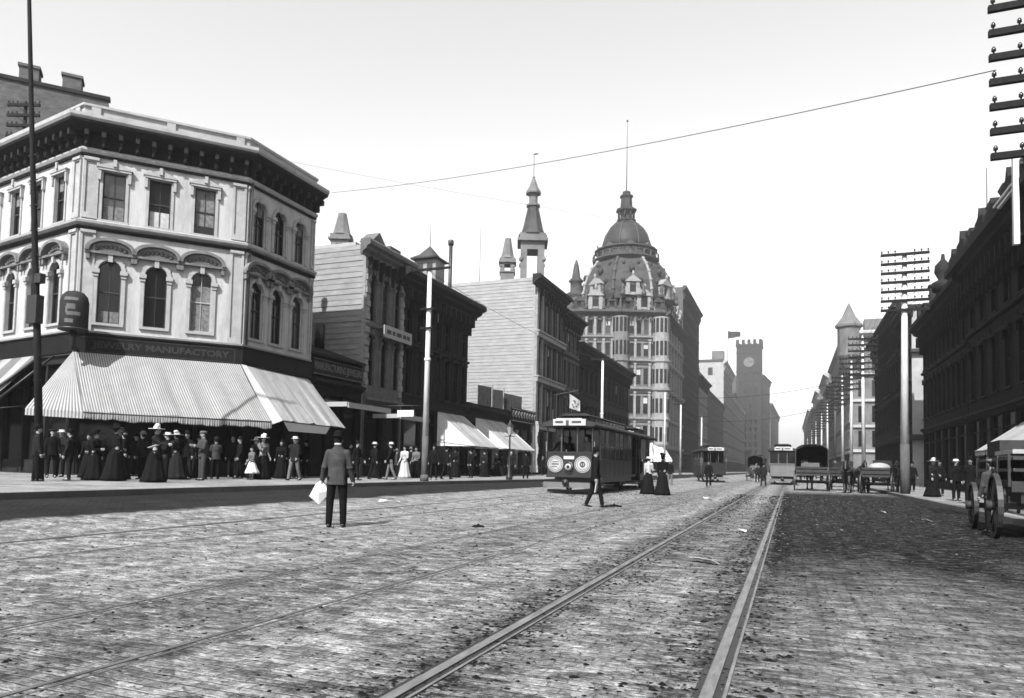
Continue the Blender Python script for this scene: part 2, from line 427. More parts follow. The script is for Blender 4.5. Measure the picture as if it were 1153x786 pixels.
def kerb(name, x0, x1, zf):
    mb = MB()
    for a, b in zip(YS[:-1], YS[1:]):
        n = max(1, int((b - a) / 2))
        for k in range(n):
            y0 = a + (b - a) * k / n; y1 = a + (b - a) * (k + 1) / n - .012
            vs = [(x0, y0, zf(y0) - .3), (x1, y0, zf(y0) - .3), (x1, y1, zf(y1) - .3), (x0, y1, zf(y1) - .3),
                  (x0, y0, zf(y0)), (x1, y0, zf(y0)), (x1, y1, zf(y1)), (x0, y1, zf(y1))]
            mb.add(vs, [(3, 2, 1, 0), (4, 5, 6, 7), (0, 1, 5, 4), (1, 2, 6, 5), (2, 3, 7, 6), (3, 0, 4, 7)])
    o = link(name, mb.mesh(name, [M['stone']])); o['kind'] = 'structure'
kerb('kerb_left', KL - .1, KL + .15, lambda y: walk_z(y) + .012)
kerb('kerb_right', KR - .15, KR + .1, lambda y: .152)

# tram tracks: rail head, groove and guard lip, bedded in the setts
def rail(mb, x, lift=.008, w=.06):
    for a, b in zip(YS[:-1], YS[1:]):
        z0 = road_z(x, a) + lift; z1 = road_z(x, b) + lift
        for x0, x1, h, mi in ((x - w / 2, x + w / 2, 0, 0), (x + w / 2, x + w / 2 + .045, -.008, 1), (x + w / 2 + .045, x + w / 2 + .065, -.002, 0),
                              (x - w / 2 - .04, x - w / 2, -.009, 1)):
            vs = [(x0, a, z0 + h - .05), (x1, a, z0 + h - .05), (x1, b, z1 + h - .05), (x0, b, z1 + h - .05), (x0, a, z0 + h), (x1, a, z0 + h), (x1, b, z1 + h), (x0, b, z1 + h)]
            mb.add(vs, [(4, 5, 6, 7), (0, 1, 5, 4), (1, 2, 6, 5), (2, 3, 7, 6), (3, 0, 4, 7)], mi)
for label, xa, xb, w in (('pair of worn steel tram rails bedded in the setts nearest the camera', -1.90, -.41, .068), ('pair of dusty tram rails further left with the walking man beside them', -5.05, -3.65, .04),
                      ('dusty pair of tram rails the tram stands on', -9.75, -8.3, .03)):
    t = thing('tram_track', label, 'tram track', (xa, 0, 0), 0, 'tram tracks along the street')
    for x in (xa, xb):
        mb = MB(); rail(mb, x, w=w, lift=.012 if w > .06 else .005); part('rail', mb, [M['steel'] if w > .06 else M['old_rail'], M['iron'] if w > .06 else M['brick_dark']], t)
# loose grit, manure crumbs and pale chips on the setts, thickest beside the near rails
def litter(name, n, mt, seed):
    rg = random.Random(seed); mb = MB()
    for k in range(n):
        c = rg.random()
        y = 2.5 + 34 * rg.random() ** 1.7
        if c < .45: x = rg.choice((-1.9, -.41)) + rg.gauss(0, .22)
        elif c < .65: x = rg.uniform(-1.9, 4.6)
        else: x = rg.uniform(-9.5, -.4)
        r = (rg.uniform(.004, .015) + .0006 * y) * (1.7 if rg.random() < .06 else 1) * (1 if seed == 1 else .75); a = rg.random() * 3; z = road_z(x, y)
        vs = []
        for q in range(5):
            an = a + q * 1.2566; e = r * rg.uniform(.6, 1.3); vs.append((x + e * math.cos(an) * 1.3, y + e * math.sin(an), z + .002))
        vs.append((x + rg.uniform(-.3, .3) * r, y, z + r * rg.uniform(.35, .8)))
        mb.add(vs, [(q, (q + 1) % 5, 5) for q in range(5)])
    o = link(name, mb.mesh(name, [mt])); o['kind'] = 'stuff'; tag(o, 'loose grit and crumbs scattered over the setts' if seed == 1 else 'pale chips and straw scattered over the setts', 'litter')
litter('street_dirt', 9000, M['dung'], 1); litter('street_chips', 2600, M['stone'], 2)
# distant hills
mb = MB(); n = 40
for k in range(n + 1):
    x = -900 + 1800 * k / n; h = 24 + 22 * math.sin(k * .37 + 1) + 12 * math.sin(k * .9)
    mb.v += [(x, 1150, -.5), (x, 1210, max(6, h)), (x, 1350, -.5)]
for k in range(n):
    for q in range(2): mb.f.append([3 * k + q, 3 * k + 3 + q, 3 * k + 4 + q, 3 * k + 1 + q]); mb.m.append(0); mb.s.append(True)
o = link('hills', mb.mesh('hills', [M['hill']])); o['kind'] = 'structure'
# ------------------------------------------------------------------ buildings
def wall_grid(mb, T, u0, u1, z0, z1, ops, dep=.24, mi=0):
    us = sorted({u0, u1} | {o[0] for o in ops} | {o[1] for o in ops}); zs = sorted({z0, z1} | {o[2] for o in ops} | {o[3] for o in ops})
    for a, b in zip(us[:-1], us[1:]):
        for c, d in zip(zs[:-1], zs[1:]):
            mu, mz = (a + b) / 2, (c + d) / 2
            if any(o[0] < mu < o[1] and o[2] < mz < o[3] for o in ops): continue
            mb.quad(T(a, 0, c), T(b, 0, c), T(b, 0, d), T(a, 0, d), mi)
    for a, b, c, d in ops:
        mb.quad(T(a, 0, c), T(a, -dep, c), T(a, -dep, d), T(a, 0, d), mi)
        mb.quad(T(b, 0, c), T(b, 0, d), T(b, -dep, d), T(b, -dep, c), mi)
        mb.quad(T(a, 0, d), T(a, -dep, d), T(b, -dep, d), T(b, 0, d), mi)
        mb.quad(T(a, 0, c), T(b, 0, c), T(b, -dep, c), T(a, -dep, c), mi)
        mb.quad(T(a, -dep, c), T(b, -dep, c), T(b, -dep, d), T(a, -dep, d), mi)

_wc = {}
def win_meshes(w, h, style, mats):
    """opening centred on x=0, sill at z=0, outward is -y"""
    key = (round(w, 2), round(h, 2), style, tuple(m.name for m in mats))
    if key in _wc: return _wc[key]
    sash, glass, trim = mats; P = {}
    a = w / 2
    f = MB(); t = .05
    f.box(-a, -a + t, .10, .16, 0, h); f.box(a - t, a, .10, .16, 0, h); f.box(-a + t, a - t, .10, .16, 0, t * 1.3); f.box(-a + t, a - t, .10, .16, h - t, h)
    f.box(-a + t, a - t, .11, .17, h * .5 - .03, h * .5 + .03); f.box(-.014, .014, .12, .16, t, h * .5 - .03); f.box(-.014, .014, .12, .16, h * .5 + .03, h - t)
    P['window'] = (f, [sash])
    g = MB(); g.box(-a + .01, a - .01, .165, .185, .01, h - .01); P['pane'] = (g, [glass])
    if style in ('pediment', 'flat', 'arch', 'seg'):
        s = MB(); s.box(-a - .16, a + .16, -.10, .1, -.12, -.003); s.box(-a - .12, -a, -.05, -.002, -.003, h); s.box(a, a + .12, -.05, -.002, -.003, h)
        P['sill'] = (s, [trim])
    if style == 'pediment':
        s = MB(); s.box(-a - .2, a + .2, -.16, -.002, h + .02, h + .12)
        s.prism([(-a - .26, h + .121), (a + .26, h + .121), (a + .26, h + .17), (0, h + .42), (-a - .26, h + .17)], -.19, -.002, T=lambda x, z, y: (x, y, z))
        s.box(-a - .2, -a - .08, -.13, -.002, h - .42, h + .02); s.box(a + .08, a + .2, -.13, -.002, h - .42, h + .02)
        s.box(-.07, .07, -.26, -.19, h + .2, h + .5)
        P['hood'] = (s, [trim])
    if style == 'flat':
        s = MB(); s.box(-a - .16, a + .16, -.12, -.002, h + .0, h + .16); s.box(-a - .22, a + .22, -.2, -.002, h + .16, h + .24); P['hood'] = (s, [trim])
    if style == 'seg':
        s = MB(); n = 10; pr = [(-a - .15, h - .3), (-a - .15, h)]
        pr = [(-(a + .17) * math.cos(math.pi * k / n), h - .02 + .28 * math.sin(math.pi * k / n)) for k in range(n + 1)]
        pr2 = [((a + .02) * math.cos(math.pi * k / n), h - .02 + .12 * math.sin(math.pi * k / n)) for k in range(n + 1)]
        s.prism(pr + pr2, -.15, -.002, T=lambda x, z, y: (x, y, z)); s.box(-.08, .08, -.22, -.15, h + .06, h + .34)
        P['hood'] = (s, [trim])
    if style in ('arch', 'arch_plain'):
        n = 12; r = a; zc = h - r
        s = MB()
        for sg in (-1, 1):  # spandrels fill the corners of the square opening
            for k in range(n // 2):
                t0 = math.pi / 2 * k / (n // 2); t1 = math.pi / 2 * (k + 1) / (n // 2)
                p0 = (sg * r * math.cos(t0), zc + r * math.sin(t0)); p1 = (sg * r * math.cos(t1), zc + r * math.sin(t1))
                c = (sg * (a + .004), h + .004)
                s.add([(p0[0], -.004, p0[1]), (p1[0], -.004, p1[1]), (c[0], -.004, c[1])], [(0, 1, 2)])
                s.add([(p0[0], -.004, p0[1]), (p1[0], -.004, p1[1]), (p1[0], .2, p1[1]), (p0[0], .2, p0[1])], [(0, 1, 2, 3)])
            s.add([(sg * a, -.004, zc), (sg * a, -.004, h), (sg * (a + .004), -.004, h + .004), (sg * (a + .004), -.004, zc)], [(0, 1, 2, 3)])
        P['spandrel'] = (s, [trim])
        s = MB(); ro = a + .17; pr = [(-ro * math.cos(math.pi * k / n), zc + ro * math.sin(math.pi * k / n)) for k in range(n + 1)]
        pr2 = [((a + .02) * math.cos(math.pi * k / n), zc + (a + .02) * math.sin(math.pi * k / n)) for k in range(n + 1)]
        s.prism(pr + pr2, -.09, -.005, T=lambda x, z, y: (x, y, z))
        s.box(-.09, .09, -.2, -.09, zc + a - .08, zc + a + .25)
        for sg in (-1, 1):
            x0, x1 = sorted((sg * (a + .02), sg * (a + .17)))
            s.box(x0, x1, -.08, -.005, 0, zc - .16)
            s.box(x0 - .07, x1 + .07, -.17, -.005, zc - .16, zc + .02); s.box(x0 - .03, x1 + .03, -.12, -.005, zc - .3, zc - .16)
        P['archivolt'] = (s, [trim])
        if style == 'arch':
            s = MB(); Rr = .98; zb = h + .33; th = .62; n = 14
            o1 = [(-Rr * math.cos(math.pi * k / n), zb + th * math.sin(math.pi * k / n) ** .85) for k in range(n + 1)]
            o2 = [((Rr - .16) * math.cos(math.pi * k / n), zb + (th - .13) * math.sin(math.pi * k / n) ** .85) for k in range(n + 1)]
            s.prism(o1 + o2, -.3, -.005, T=lambda x, z, y: (x, y, z))
            s.box(-Rr, Rr, -.24, -.006, zb - .1, zb - .002)
            for sg in (-1, 1): s.box(sg * .86 - .07, sg * .86 + .07, -.2, -.006, zb - .36, zb - .1)
            for k in range(7): s.ell((-.55 + k * .183, -.04, zb + .12 + .16 * math.sin(math.pi * (k + .5) / 7)), (.1, .07, .1), 6, 5)
            P['hood'] = (s, [M['hood_paint'] if trim.name.startswith('painted') else trim])
    res = {k: mb.mesh(k, ms) for k, (mb, ms) in P.items()}
    _wc[key] = res
    return res
_blinds = {}
def place_window(root, T, u, z, w, h, style, mats, blind=0.0, low=False, kind='blind'):
    hsh = int(abs(u * 31 + z * 17 + T.L * 7) * 10) % 7
    if hsh < 2: mats = (mats[0], M[('glass_pale', 'glass_black')[hsh]], mats[2])
    me = win_meshes(w, h, style, mats); base = wpos(root); p = Vector(T(u, 0, z)) - base
    o = link('window', me['window'], root, p, T.ang)
    for k in me:
        if k != 'window': link(k, me[k], o)
    if blind > 0:
        key = (round(w, 2), round(h, 2), round(blind, 2), low, kind)
        if key not in _blinds:
            b = MB(); z0, z1 = (.06, h * blind) if low else (h * (1 - blind), h - .05)
            b.box(-w / 2 + .05, w / 2 - .05, .15, .162, z0, z1); _blinds[key] = b.mesh(kind, [M[kind]])
        link(kind, _blinds[key], o)
    return o

def clapboard(mb, T, u0, u1, z0, z1, st=.34, mi=0, holes=()):
    z = z0; k = 0
    while z < z1 - .01:
        zt = min(z + st, z1)
        v0 = .034 + .01 * math.sin(k * 2.3); k += 1
        mb.quad(T(u0, v0, z), T(u1, v0, z), T(u1, .004, zt), T(u0, .004, zt), mi)
        mb.quad(T(u0, .004, z), T(u1, .004, z), T(u1, v0, z), T(u0, v0, z), mi)
        z = zt

def cornice(root, T, u0, u1, z0, h, proj, mats, bk=0, name='cornice', ends=True):
    """moulded cornice along a facade, its brackets a part of their own"""
    c = MB(); e = proj if ends else 0
    prof = [(.003, z0), (proj * .22, z0), (proj * .25, z0 + h * .18), (proj * .62, z0 + h * .36), (proj * .66, z0 + h * .5), (proj, z0 + h * .62), (proj, z0 + h * .88), (proj * .9, z0 + h), (.003, z0 + h)]
    c.extr(prof, u0 - e, u1 + e, T)
    o = part(name, c, mats[0], root)
    if bk:
        n = max(2, int((u1 - u0) / bk)); n = min(n, 60); b = MB(); b.box(-.07, .07, -proj * .55, -.004, z0 - h * .75, z0 - .003); b.box(-.05, .05, -proj * .3, -.0045, z0 - h * 1.3, z0 - h * .75 - .003); me = b.mesh('bracket', [mats[1]]); base = wpos(root)
        for k in range(n + 1): link('bracket', me, root, Vector(T(u0 + .1 + (u1 - u0 - .2) * k / n, 0, 0)) - base, T.ang)
    return o

def shell(mb, T, dep, z0, z1, mi=0, near=True, par=.35, rmi=None):
    L = T.L
    mb.quad(T(0, 0, z0), T(0, 0, z1), T(0, -dep, z1), T(0, -dep, z0), mi)
    mb.quad(T(L, 0, z0), T(L, -dep, z0), T(L, -dep, z1), T(L, 0, z1), mi)
    mb.quad(T(0, -dep, z0), T(0, -dep, z1), T(L, -dep, z1), T(L, -dep, z0), mi)
    mb.quad(T(0, 0, z1 - par), T(L, 0, z1 - par), T(L, -dep, z1 - par), T(0, -dep, z1 - par), mi if rmi is None else rmi)
    # inner side of the parapet
    for a, b, c, d in ((.2, .2, 0, -dep), (L - .2, L - .2, 0, -dep)):
        mb.quad(T(a, 0, z1 - par), T(a, -dep, z1 - par), T(a, -dep, z1), T(a, 0, z1), mi)
        mb.quad(T(a, 0, z1), T(a, -dep, z1), T(0 if a < 1 else L, -dep, z1), T(0 if a < 1 else L, 0, z1), mi)

def shopfront(root, T, u0, u1, z0, z1, dep=.6, bays=3, mats=None, door=None):
    """recessed shop windows: piers and rails, dark glass, door"""
    fr = MB(); gl = MB(); w = (u1 - u0) / bays
    for k in range(bays + 1):
        u = u0 + w * k; fr.box(max(u0, u - .09) + (.002 if k == 0 else 0), min(u1, u + .09) - (.002 if k == bays else 0), -.3, -.04, z0, z1 - .003, T=T)
    for k in range(bays):
        a, b = u0 + w * k + .092, u0 + w * (k + 1) - .092
        if door is not None and k == door: continue
        fr.box(a, b, -.3, -.12, z0, z0 + .55, T=T); fr.box(a, b, -.24, -.18, z1 - .9, z1 - .84, T=T)
        gl = MB(); gl.box(a, b, -.22, -.2, z0 + .553, z1 - .01, T=T); part('shop_window', gl, M['glass'], root)
    part('shop_frame', fr, (mats or [M['ornate_dark']])[0], root)
    if door is not None:
        a, b = u0 + w * door + .092, u0 + w * (door + 1) - .092
        d = MB(); d.box(a + .1, b - .1, -.5, -.44, z0, z0 + 2.5, T=T); d.box(a + .25, b - .25, -.44, -.425, z0 + .9, z0 + 2.3, mi=1, T=T)
        dd = part('door', d, [M['ornate_dark'], M['glass']], root)
        h = MB(); q = T(b - .18, -.42, z0 + 1.1); h.ell(q, (.04, .04, .04), 8, 6); part('door_knob', h, M['steel'], dd)

def text_part(name, s, size, T, u0, u1, z, v, mt, parent, h=None, top=False, bold=.012):
    """lettering stretched to run from u0 to u1 on a facade, as a mesh"""
    cu = bpy.data.curves.new(name, 'FONT'); cu.body = s; cu.size = size; cu.extrude = .012; cu.offset = bold; cu.resolution_u = 3
    ob = bpy.data.objects.new(name, cu); COL.objects.link(ob)
    dg = bpy.context.evaluated_depsgraph_get(); me = bpy.data.meshes.new_from_object(ob.evaluated_get(dg)); bpy.data.objects.remove(ob)
    xs = [q.co.x for q in me.vertices]; ys = [q.co.y for q in me.vertices]; x0, x1 = min(xs), max(xs); y0, y1 = min(ys), max(ys)
    base = wpos(parent); hh = h or (y1 - y0)
    for q in me.vertices:
        x = (q.co.x - x0) / (x1 - x0) * (u1 - u0) + u0; zz = z + (q.co.y - y0) / (y1 - y0) * hh
        q.co = Vector(T(x, v + q.co.z, zz)) - base
    me.materials.clear(); me.materials.append(mt)
    return link(name, me, parent)

def building(name, label, P0, P1, dep, zt, wall, trim, floors, nw, w, side=None, siding=False, corn=(1.0, .6, .9), shop=4.6,
             group=None, sash='sash', blinds=.3, cat='building', mid=True, shopmats=None, door=1, side_at='near', top=True, roofmat='roof', seed=1, sidewin=None, corn_mats=None, zb=None):
    rnd = random.Random(seed)
    T = Frame(P0, P1); L = T.L; zb = gz(P0[0], P0[1]) - .1 if zb is None else zb
    r = thing(name, label, cat, (P0[0], P0[1], zb), 0, group)
    sh = floors[0][0] if floors else zt
    ops = []
    wins = []
    for fi, (zs, h, style) in enumerate(floors):
        for k in range(nw):
            u = L * (k + .5) / nw; ops.append((u - w / 2, u + w / 2, zs, zs + h)); wins.append((u, zs, h, style))
    if shop: ops.append((.3, L - .3, zb + .05, shop - .5))
    mb = MB(); wall_grid(mb, T, 0, L, zb, zt, ops, .24 if not shop else .24)
    if shop: # deeper recess behind the shop windows
        pass
    shell(mb, T, dep, zb, zt, 1, rmi=2)
    part('wall', mb, [M[wall], M[side or wall], M[roofmat]], r)
    mats = (M[sash], M['glass'], M[trim])
    for u, zs, h, st in wins:
        b = rnd.random()
        place_window(r, T, u, zs, w, h, st, mats, rnd.choice((.25, .45, .5)) if b < blinds else 0, rnd.random() < .25, rnd.choice(('blind', 'curtain')))
    if shop:
        nb = max(2, int(L / 2.4))
        fr = MB(); gl = MB(); bw = (L - .6) / nb
        for k in range(nb + 1): 
            u = .3 + bw * k; fr.box(max(.303, u - .1), min(L - .303, u + .1), -.2, .06, zb + .05, shop - .503, T=T)
        for k in range(nb):
            a, b = .3 + bw * k + .102, .3 + bw * (k + 1) - .102
            if b <= a: continue
            if k == door % nb:
                fr.box(a + .05, b - .05, -.16, -.1, zb + .06, zb + .9, T=T)
            else: fr.box(a, b, -.16, -.02, zb + .055, zb + .75, T=T)
            gl = MB(); gl.box(a, b, -.15, -.13, zb + .92, shop - .51, T=T); part('shop_window', gl, M['glass'], r); fr.box(a, b, -.12, -.06, shop - 1.25, shop - 1.18, T=T)
        part('shop_frame', fr, M[(shopmats or 'ornate_dark')], r)
        cornice(r, T, .05, L - .05, shop - .45, .4, .28, (M[trim], M[trim]), 0, 'shop_cornice', False)
    if mid:
        mc = MB()
        for (zs, h, st) in floors[1:]:
            z = zs - .45; mc.extr([(.003, z), (.14, z + .03), (.2, z + .12), (.2, z + .2), (.003, z + .24)], 0, L, T)
        if floors[1:]: part('string_course', mc, M[trim], r)
    cm = corn_mats or (trim, trim)
    if corn and top: cornice(r, T, 0, L, zt - corn[0], corn[0] + .12, corn[1], (M[cm[0]], M[cm[1]]), corn[2])
    if siding:
        S = Frame((P0[0] - dep, P0[1]), P0) if side_at == 'near' else Frame(P1, (P1[0] + dep, P1[1]))
        c = MB(); clapboard(c, S, 0, S.L - .02, zb, zt - .05, .34)
        q = c; q.box(S.L - .2, S.L + .03, .002, .07, zb, zt - .06, T=S)
        part('clapboard', c, M[siding], r)
    r['_L'] = L; del r['_L']
    return r, T

# ---- the corner building with the awnings
A = (-28.5, 21.2); B = (-24.0, 26.16); Cc = (-24.0, 31.3); Lf = (-40.35, 23.25)
b1 = thing('corner_building', 'white three-storey corner building with hooded arched windows and a heavy dark bracketed cornice', 'building', (-28.5, 21.2, .3))
FT = [Frame(Lf, A), Frame(A, B), Frame(B, Cc)]
cent = [[FT[0].L - 1.75, FT[0].L - 3.72, FT[0].L - 5.7, FT[0].L - 7.7, FT[0].L - 9.7], [1.22, 3.03, 4.9], [.88, 2.35, 3.9]]
ww = [.86, .88, .84]
mb = MB()
for T, cs, w in zip(FT, cent, ww):
    ops = [(u - w / 2, u + w / 2, 11.53, 13.68) for u in cs] + [(u - w / 2, u + w / 2, 7.0, 9.75) for u in cs] + [(.25, T.L - .25, .45, 5.2)]
    wall_grid(mb, T, 0, T.L, .3, 5.55, ops[-1:], .24, 1); wall_grid(mb, T, 0, T.L, 5.55, 14.35, ops[:-1], .24)
    wall_grid(mb, T, 0, T.L, 14.35, 15.75, [], .2, 1)
foot = [Lf, A, B, Cc, (-31.5, 31.3), (-39.0, 33.0)]
for p, q in ((Cc, foot[4]), (foot[4], foot[5]), (foot[5], Lf)): mb.quad((*p, .3), (*q, .3), (*q, 15.75), (*p, 15.75), 0)
mb.add([(*p, 15.7) for p in foot], [tuple(range(6))], 2)
part('wall', mb, [M['stucco'], M['trim_dark'], M['roof']], b1)
bmats = (M['sash'], M['glass'], M['stucco_trim'])
rnd = random.Random(3)
for i, (T, cs, w) in enumerate(zip(FT, cent, ww)):
    for k, u in enumerate(cs):
        place_window(b1, T, u, 11.53, w, 2.15, 'pediment' if i < 2 else 'arch_plain', bmats, (.32, .35, .8)[k % 3] if i == 1 else (0 if k % 2 else .3), i == 1 and k < 2, ('curtain', 'blind', 'curtain')[k % 3])
        place_window(b1, T, u, 7.0, w, 2.75, 'arch', bmats if not (i == 1 and k == 2) else (M['sash_pale'], M['glass'], M['stucco_trim']), (.2, 0, .78)[k % 3] if i == 1 else 0, True, 'curtain')
# pilasters at the corners, with sunk panels
for i, T in enumerate(FT):
    for u0, u1 in ((.03, .62) if i != 2 else (.03, .32), (T.L - .62, T.L - .03) if i != 2 else (T.L - .3, T.L - .03)):
        for z0, z1 in ((6.62, 11.0), (11.5, 14.2)):
            pl = MB()
            pl.box(u0, u0 + .1, .002, .09, z0, z1, T=T); pl.box(u1 - .1, u1, .002, .09, z0, z1, T=T)
            pl.box(u0 + .1, u1 - .1, .002, .09, z0, z0 + .25, T=T); pl.box(u0 + .1, u1 - .1, .002, .09, z1 - .2, z1, T=T)
            pl.box(u0 - .02 if u0 > .1 else u0, u1 + .0, .09, .14, z1 - .14, z1 - .02, T=T)
            pl.box(u0 + .1, u1 - .1, .0025, .03, z0 + .25, z1 - .2, T=T); part('pilaster', pl, M['stucco_trim'], b1)
def around(mb, prof, mi=0, trim=0.0):
    """closed profile [(v,z)] mitred round the three fronts"""
    ds = [T.n for T in FT]
    pts = [Vector(Lf), Vector(A), Vector(B), Vector(Cc)]
    offs = [FT[0].n, None, None, FT[2].n]
    for k in (1, 2):
        n0, n1 = FT[k - 1].n, FT[k].n; h = (n0 + n1); offs[k] = h / (h.dot(n0))
    n = len(prof); vs = []
    for p, o in zip(pts, offs):
        for v, z in prof: vs.append((p.x + o.x * v, p.y + o.y * v, z))
    last = len(vs)
    # return round the far end
    fs = [tuple(range(n)), tuple(range(3 * n, 4 * n))[::-1]]
    for s in range(3):
        fs += [(s * n + i, s * n + (i + 1) % n, (s + 1) * n + (i + 1) % n, (s + 1) * n + i) for i in range(n)]
    # push the end out so the cornice overhangs the neighbour
    mb.add(vs, fs, mi)
c = MB(); around(c, [(.003, 14.32), (.14, 14.34), (.2, 14.44), (.2, 14.52), (.12, 14.58), (.003, 14.58)]); around(c, [(.003, 11.12), (.1, 11.14), (.24, 11.26), (.26, 11.36), (.1, 11.44), (.003, 11.46)]); around(c, [(.003, 6.5), (.12, 6.52), (.14, 6.6), (.003, 6.64)])
part('string_course', c, M['stucco_trim'], b1)
c = MB(); around(c, [(.003, 11.0), (.08, 11.0), (.2, 11.10), (.2, 11.13), (.003, 11.115)]); around(c, [(.003, 14.24), (.1, 14.24), (.13, 14.31), (.003, 14.315)]); part('shade_band', c, M['trim_dark'], b1)  # dark undersides of the string courses, shade painted as thin bands
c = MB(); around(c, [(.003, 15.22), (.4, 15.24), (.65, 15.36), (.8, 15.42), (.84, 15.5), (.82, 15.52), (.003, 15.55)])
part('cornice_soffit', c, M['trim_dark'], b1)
c = MB(); around(c, [(.003, 15.555), (.84, 15.525), (.9, 15.62), (.9, 15.76), (.003, 15.8)]); part('cornice_lip', c, M['stucco_trim'], b1)
c = MB(); around(c, [(-.25, 15.81), (.12, 15.81), (.12, 15.95), (.06, 15.97), (.06, 16.36), (.16, 16.4), (.16, 16.5), (-.25, 16.5)])
for T in FT[:2]:
    for k in range(3):
        u = .4 + (T.L - .8) * k / 2; c.box(u - .18, u + .18, .062, .15, 15.96, 16.38, T=T)
part('parapet', c, M['stucco_trim'], b1)
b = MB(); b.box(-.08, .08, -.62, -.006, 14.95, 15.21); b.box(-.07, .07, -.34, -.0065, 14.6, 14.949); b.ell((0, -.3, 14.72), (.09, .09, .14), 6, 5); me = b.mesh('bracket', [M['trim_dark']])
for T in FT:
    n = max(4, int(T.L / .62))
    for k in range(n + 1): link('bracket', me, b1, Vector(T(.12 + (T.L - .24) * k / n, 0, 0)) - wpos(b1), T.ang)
f = MB(); around(f, [(.004, 5.6), (.2, 5.6), (.2, 6.4), (.26, 6.42), (.26, 6.48), (.004, 6.49)]); fs_ = part('fascia', f, M['fascia'], b1)
f = MB()
for T in FT[1:2]:
    for z in (5.68, 6.3): f.box(.3, T.L - .25, .201, .215, z, z + .035, T=T)
    f.box(T.L - .29, T.L - .25, .201, .215, 5.716, 6.298, T=T)
part('fascia_border', f, M['dull_letter'], fs_)
text_part('lettering', 'JEWELRY MANUFACTORY', .4, FT[1], .7, 6.2, 5.8, .201, M['dull_letter'], fs_, .38)
for i, T in enumerate(FT):
    shopfront(b1, T, .26, T.L - .26, .46, 5.19, bays=(6, 4, 3)[i], door=(2, 1, 1)[i])
f = MB()
for k, T in enumerate(FT): f.box(.3, T.L - .3, -.235, -.232, .46, 5.15, T=T)
ch = MB(); ch.tube([(-27.2, 29.4, 15.6), (-27.2, 29.4, 18.3)], .16, 8); ch.lathe((-27.2, 29.4, 18.0), [(.16, 0), (.24, .05), (.24, .4), (.16, .45)], 8)
part('chimney', ch, M['iron'], b1)
dp = MB()
dp.tube([(-23.86, 26.35, 15.2), (-23.86, 26.35, 6.6)], .05, 6); part('drainpipe', dp, M['sash'], b1)
XL = -24.0; XR = 10.5
# tall brick building behind the corner building
T = Frame((-52.0, 10.2), (-35.9, 28.0)); r = thing('brick_building', 'plain old brick building with chimneys rising behind the white corner building', 'building', (-52, 10.2, .3))
mb = MB(); wall_grid(mb, T, 0, T.L, .3, 21.3, [(10.6, 11.3, 18.2, 19.7), (14.2, 14.9, 18.2, 19.7)], .25); shell(mb, T, 12, .3, 21.3, 0, rmi=1)
part('wall', mb, [M['brick'], M['roof']], r)
mb = MB(); mb.box(-.1, T.L + .1, -.3, .1, 21.3, 21.5, T=T); part('coping', mb, M['brick_dark'], r)
for u in (20.2, 22.2, 12.0):
    mb = MB(); mb.box(u - .45, u + .45, -1.1, -.2, 21.51, 22.3, T=T); mb.box(u - .52, u + .52, -1.17, -.13, 22.3, 22.45, T=T); part('chimney', mb, M['brick'], r)
for u in (10.95, 14.55): place_window(r, T, u, 18.2, .7, 1.5, 'plain', (M['sash'], M['glass'], M['brick']))

# low shop between the corner building and the clapboard wall, sloped dark roof
T = Frame((XL, 31.45), (XL, 36.3)); r = thing('jewelry_shop', 'low dark shop with sloping roof and lettered sign beside the white corner building', 'shop', (XL, 31.45, .3))
mb = MB(); wall_grid(mb, T, 0, T.L, .3, 7.0, [(.25, T.L - .25, .4, 4.9)], .24)
for u in (0, T.L): mb.add([T(u, 0, .3), T(u, -9, .3), T(u, -9, 10.0), T(u, 0, 7.0)], [(0, 1, 2, 3)])
mb.quad(T(0, -9, .3), T(T.L, -9, .3), T(T.L, -9, 10), T(0, -9, 10)); part('wall', mb, M['dark_front'], r)
mb = MB(); mb.add([T(-.0, .3, 6.95), T(T.L, .3, 6.95), T(T.L, -9, 10.05), T(0, -9, 10.05), T(0, .3, 7.1), T(T.L, .3, 7.1), T(T.L, -9, 10.2), T(0, -9, 10.2)], [(0, 1, 2, 3), (4, 5, 6, 7), (0, 1, 5, 4), (0, 3, 7, 4), (1, 2, 6, 5)])
ro = part('roof', mb, M['roof'], r)
mb = MB(); mb.tube([(-27.3, 33.8, 8), (-27.3, 33.8, 10.6)], .14, 8); mb.tube([(-26.4, 35.3, 8), (-26.4, 35.3, 9.5)], .3, 8); part('chimney', mb, M['iron'], ro)
shopfront(r, T, .26, T.L - .26, .41, 4.89, bays=3, door=1)
cornice(r, T, 0, T.L, 5.3, .4, .35, (M['ornate_dark'], M['ornate_dark']), 0, 'shop_cornice', False)
mb = MB(); mb.box(.05, T.L - .05, .004, .09, 6.0, 6.75, T=T); sb = part('signboard', mb, M['ornate_dark'], r)
text_part('lettering', 'MANUFACTURING JEWELERS', .5, T, .15, T.L - .15, 6.08, .09, M['mid_wool'], sb, .56, bold=.02)
mb = MB(); mb.box(.05, T.L - .05, .095, .15, 5.93, 5.99, T=T); mb.box(.05, T.L - .05, .095, .15, 6.76, 6.8, T=T); part('sign_border', mb, M['ornate_grey'], sb)

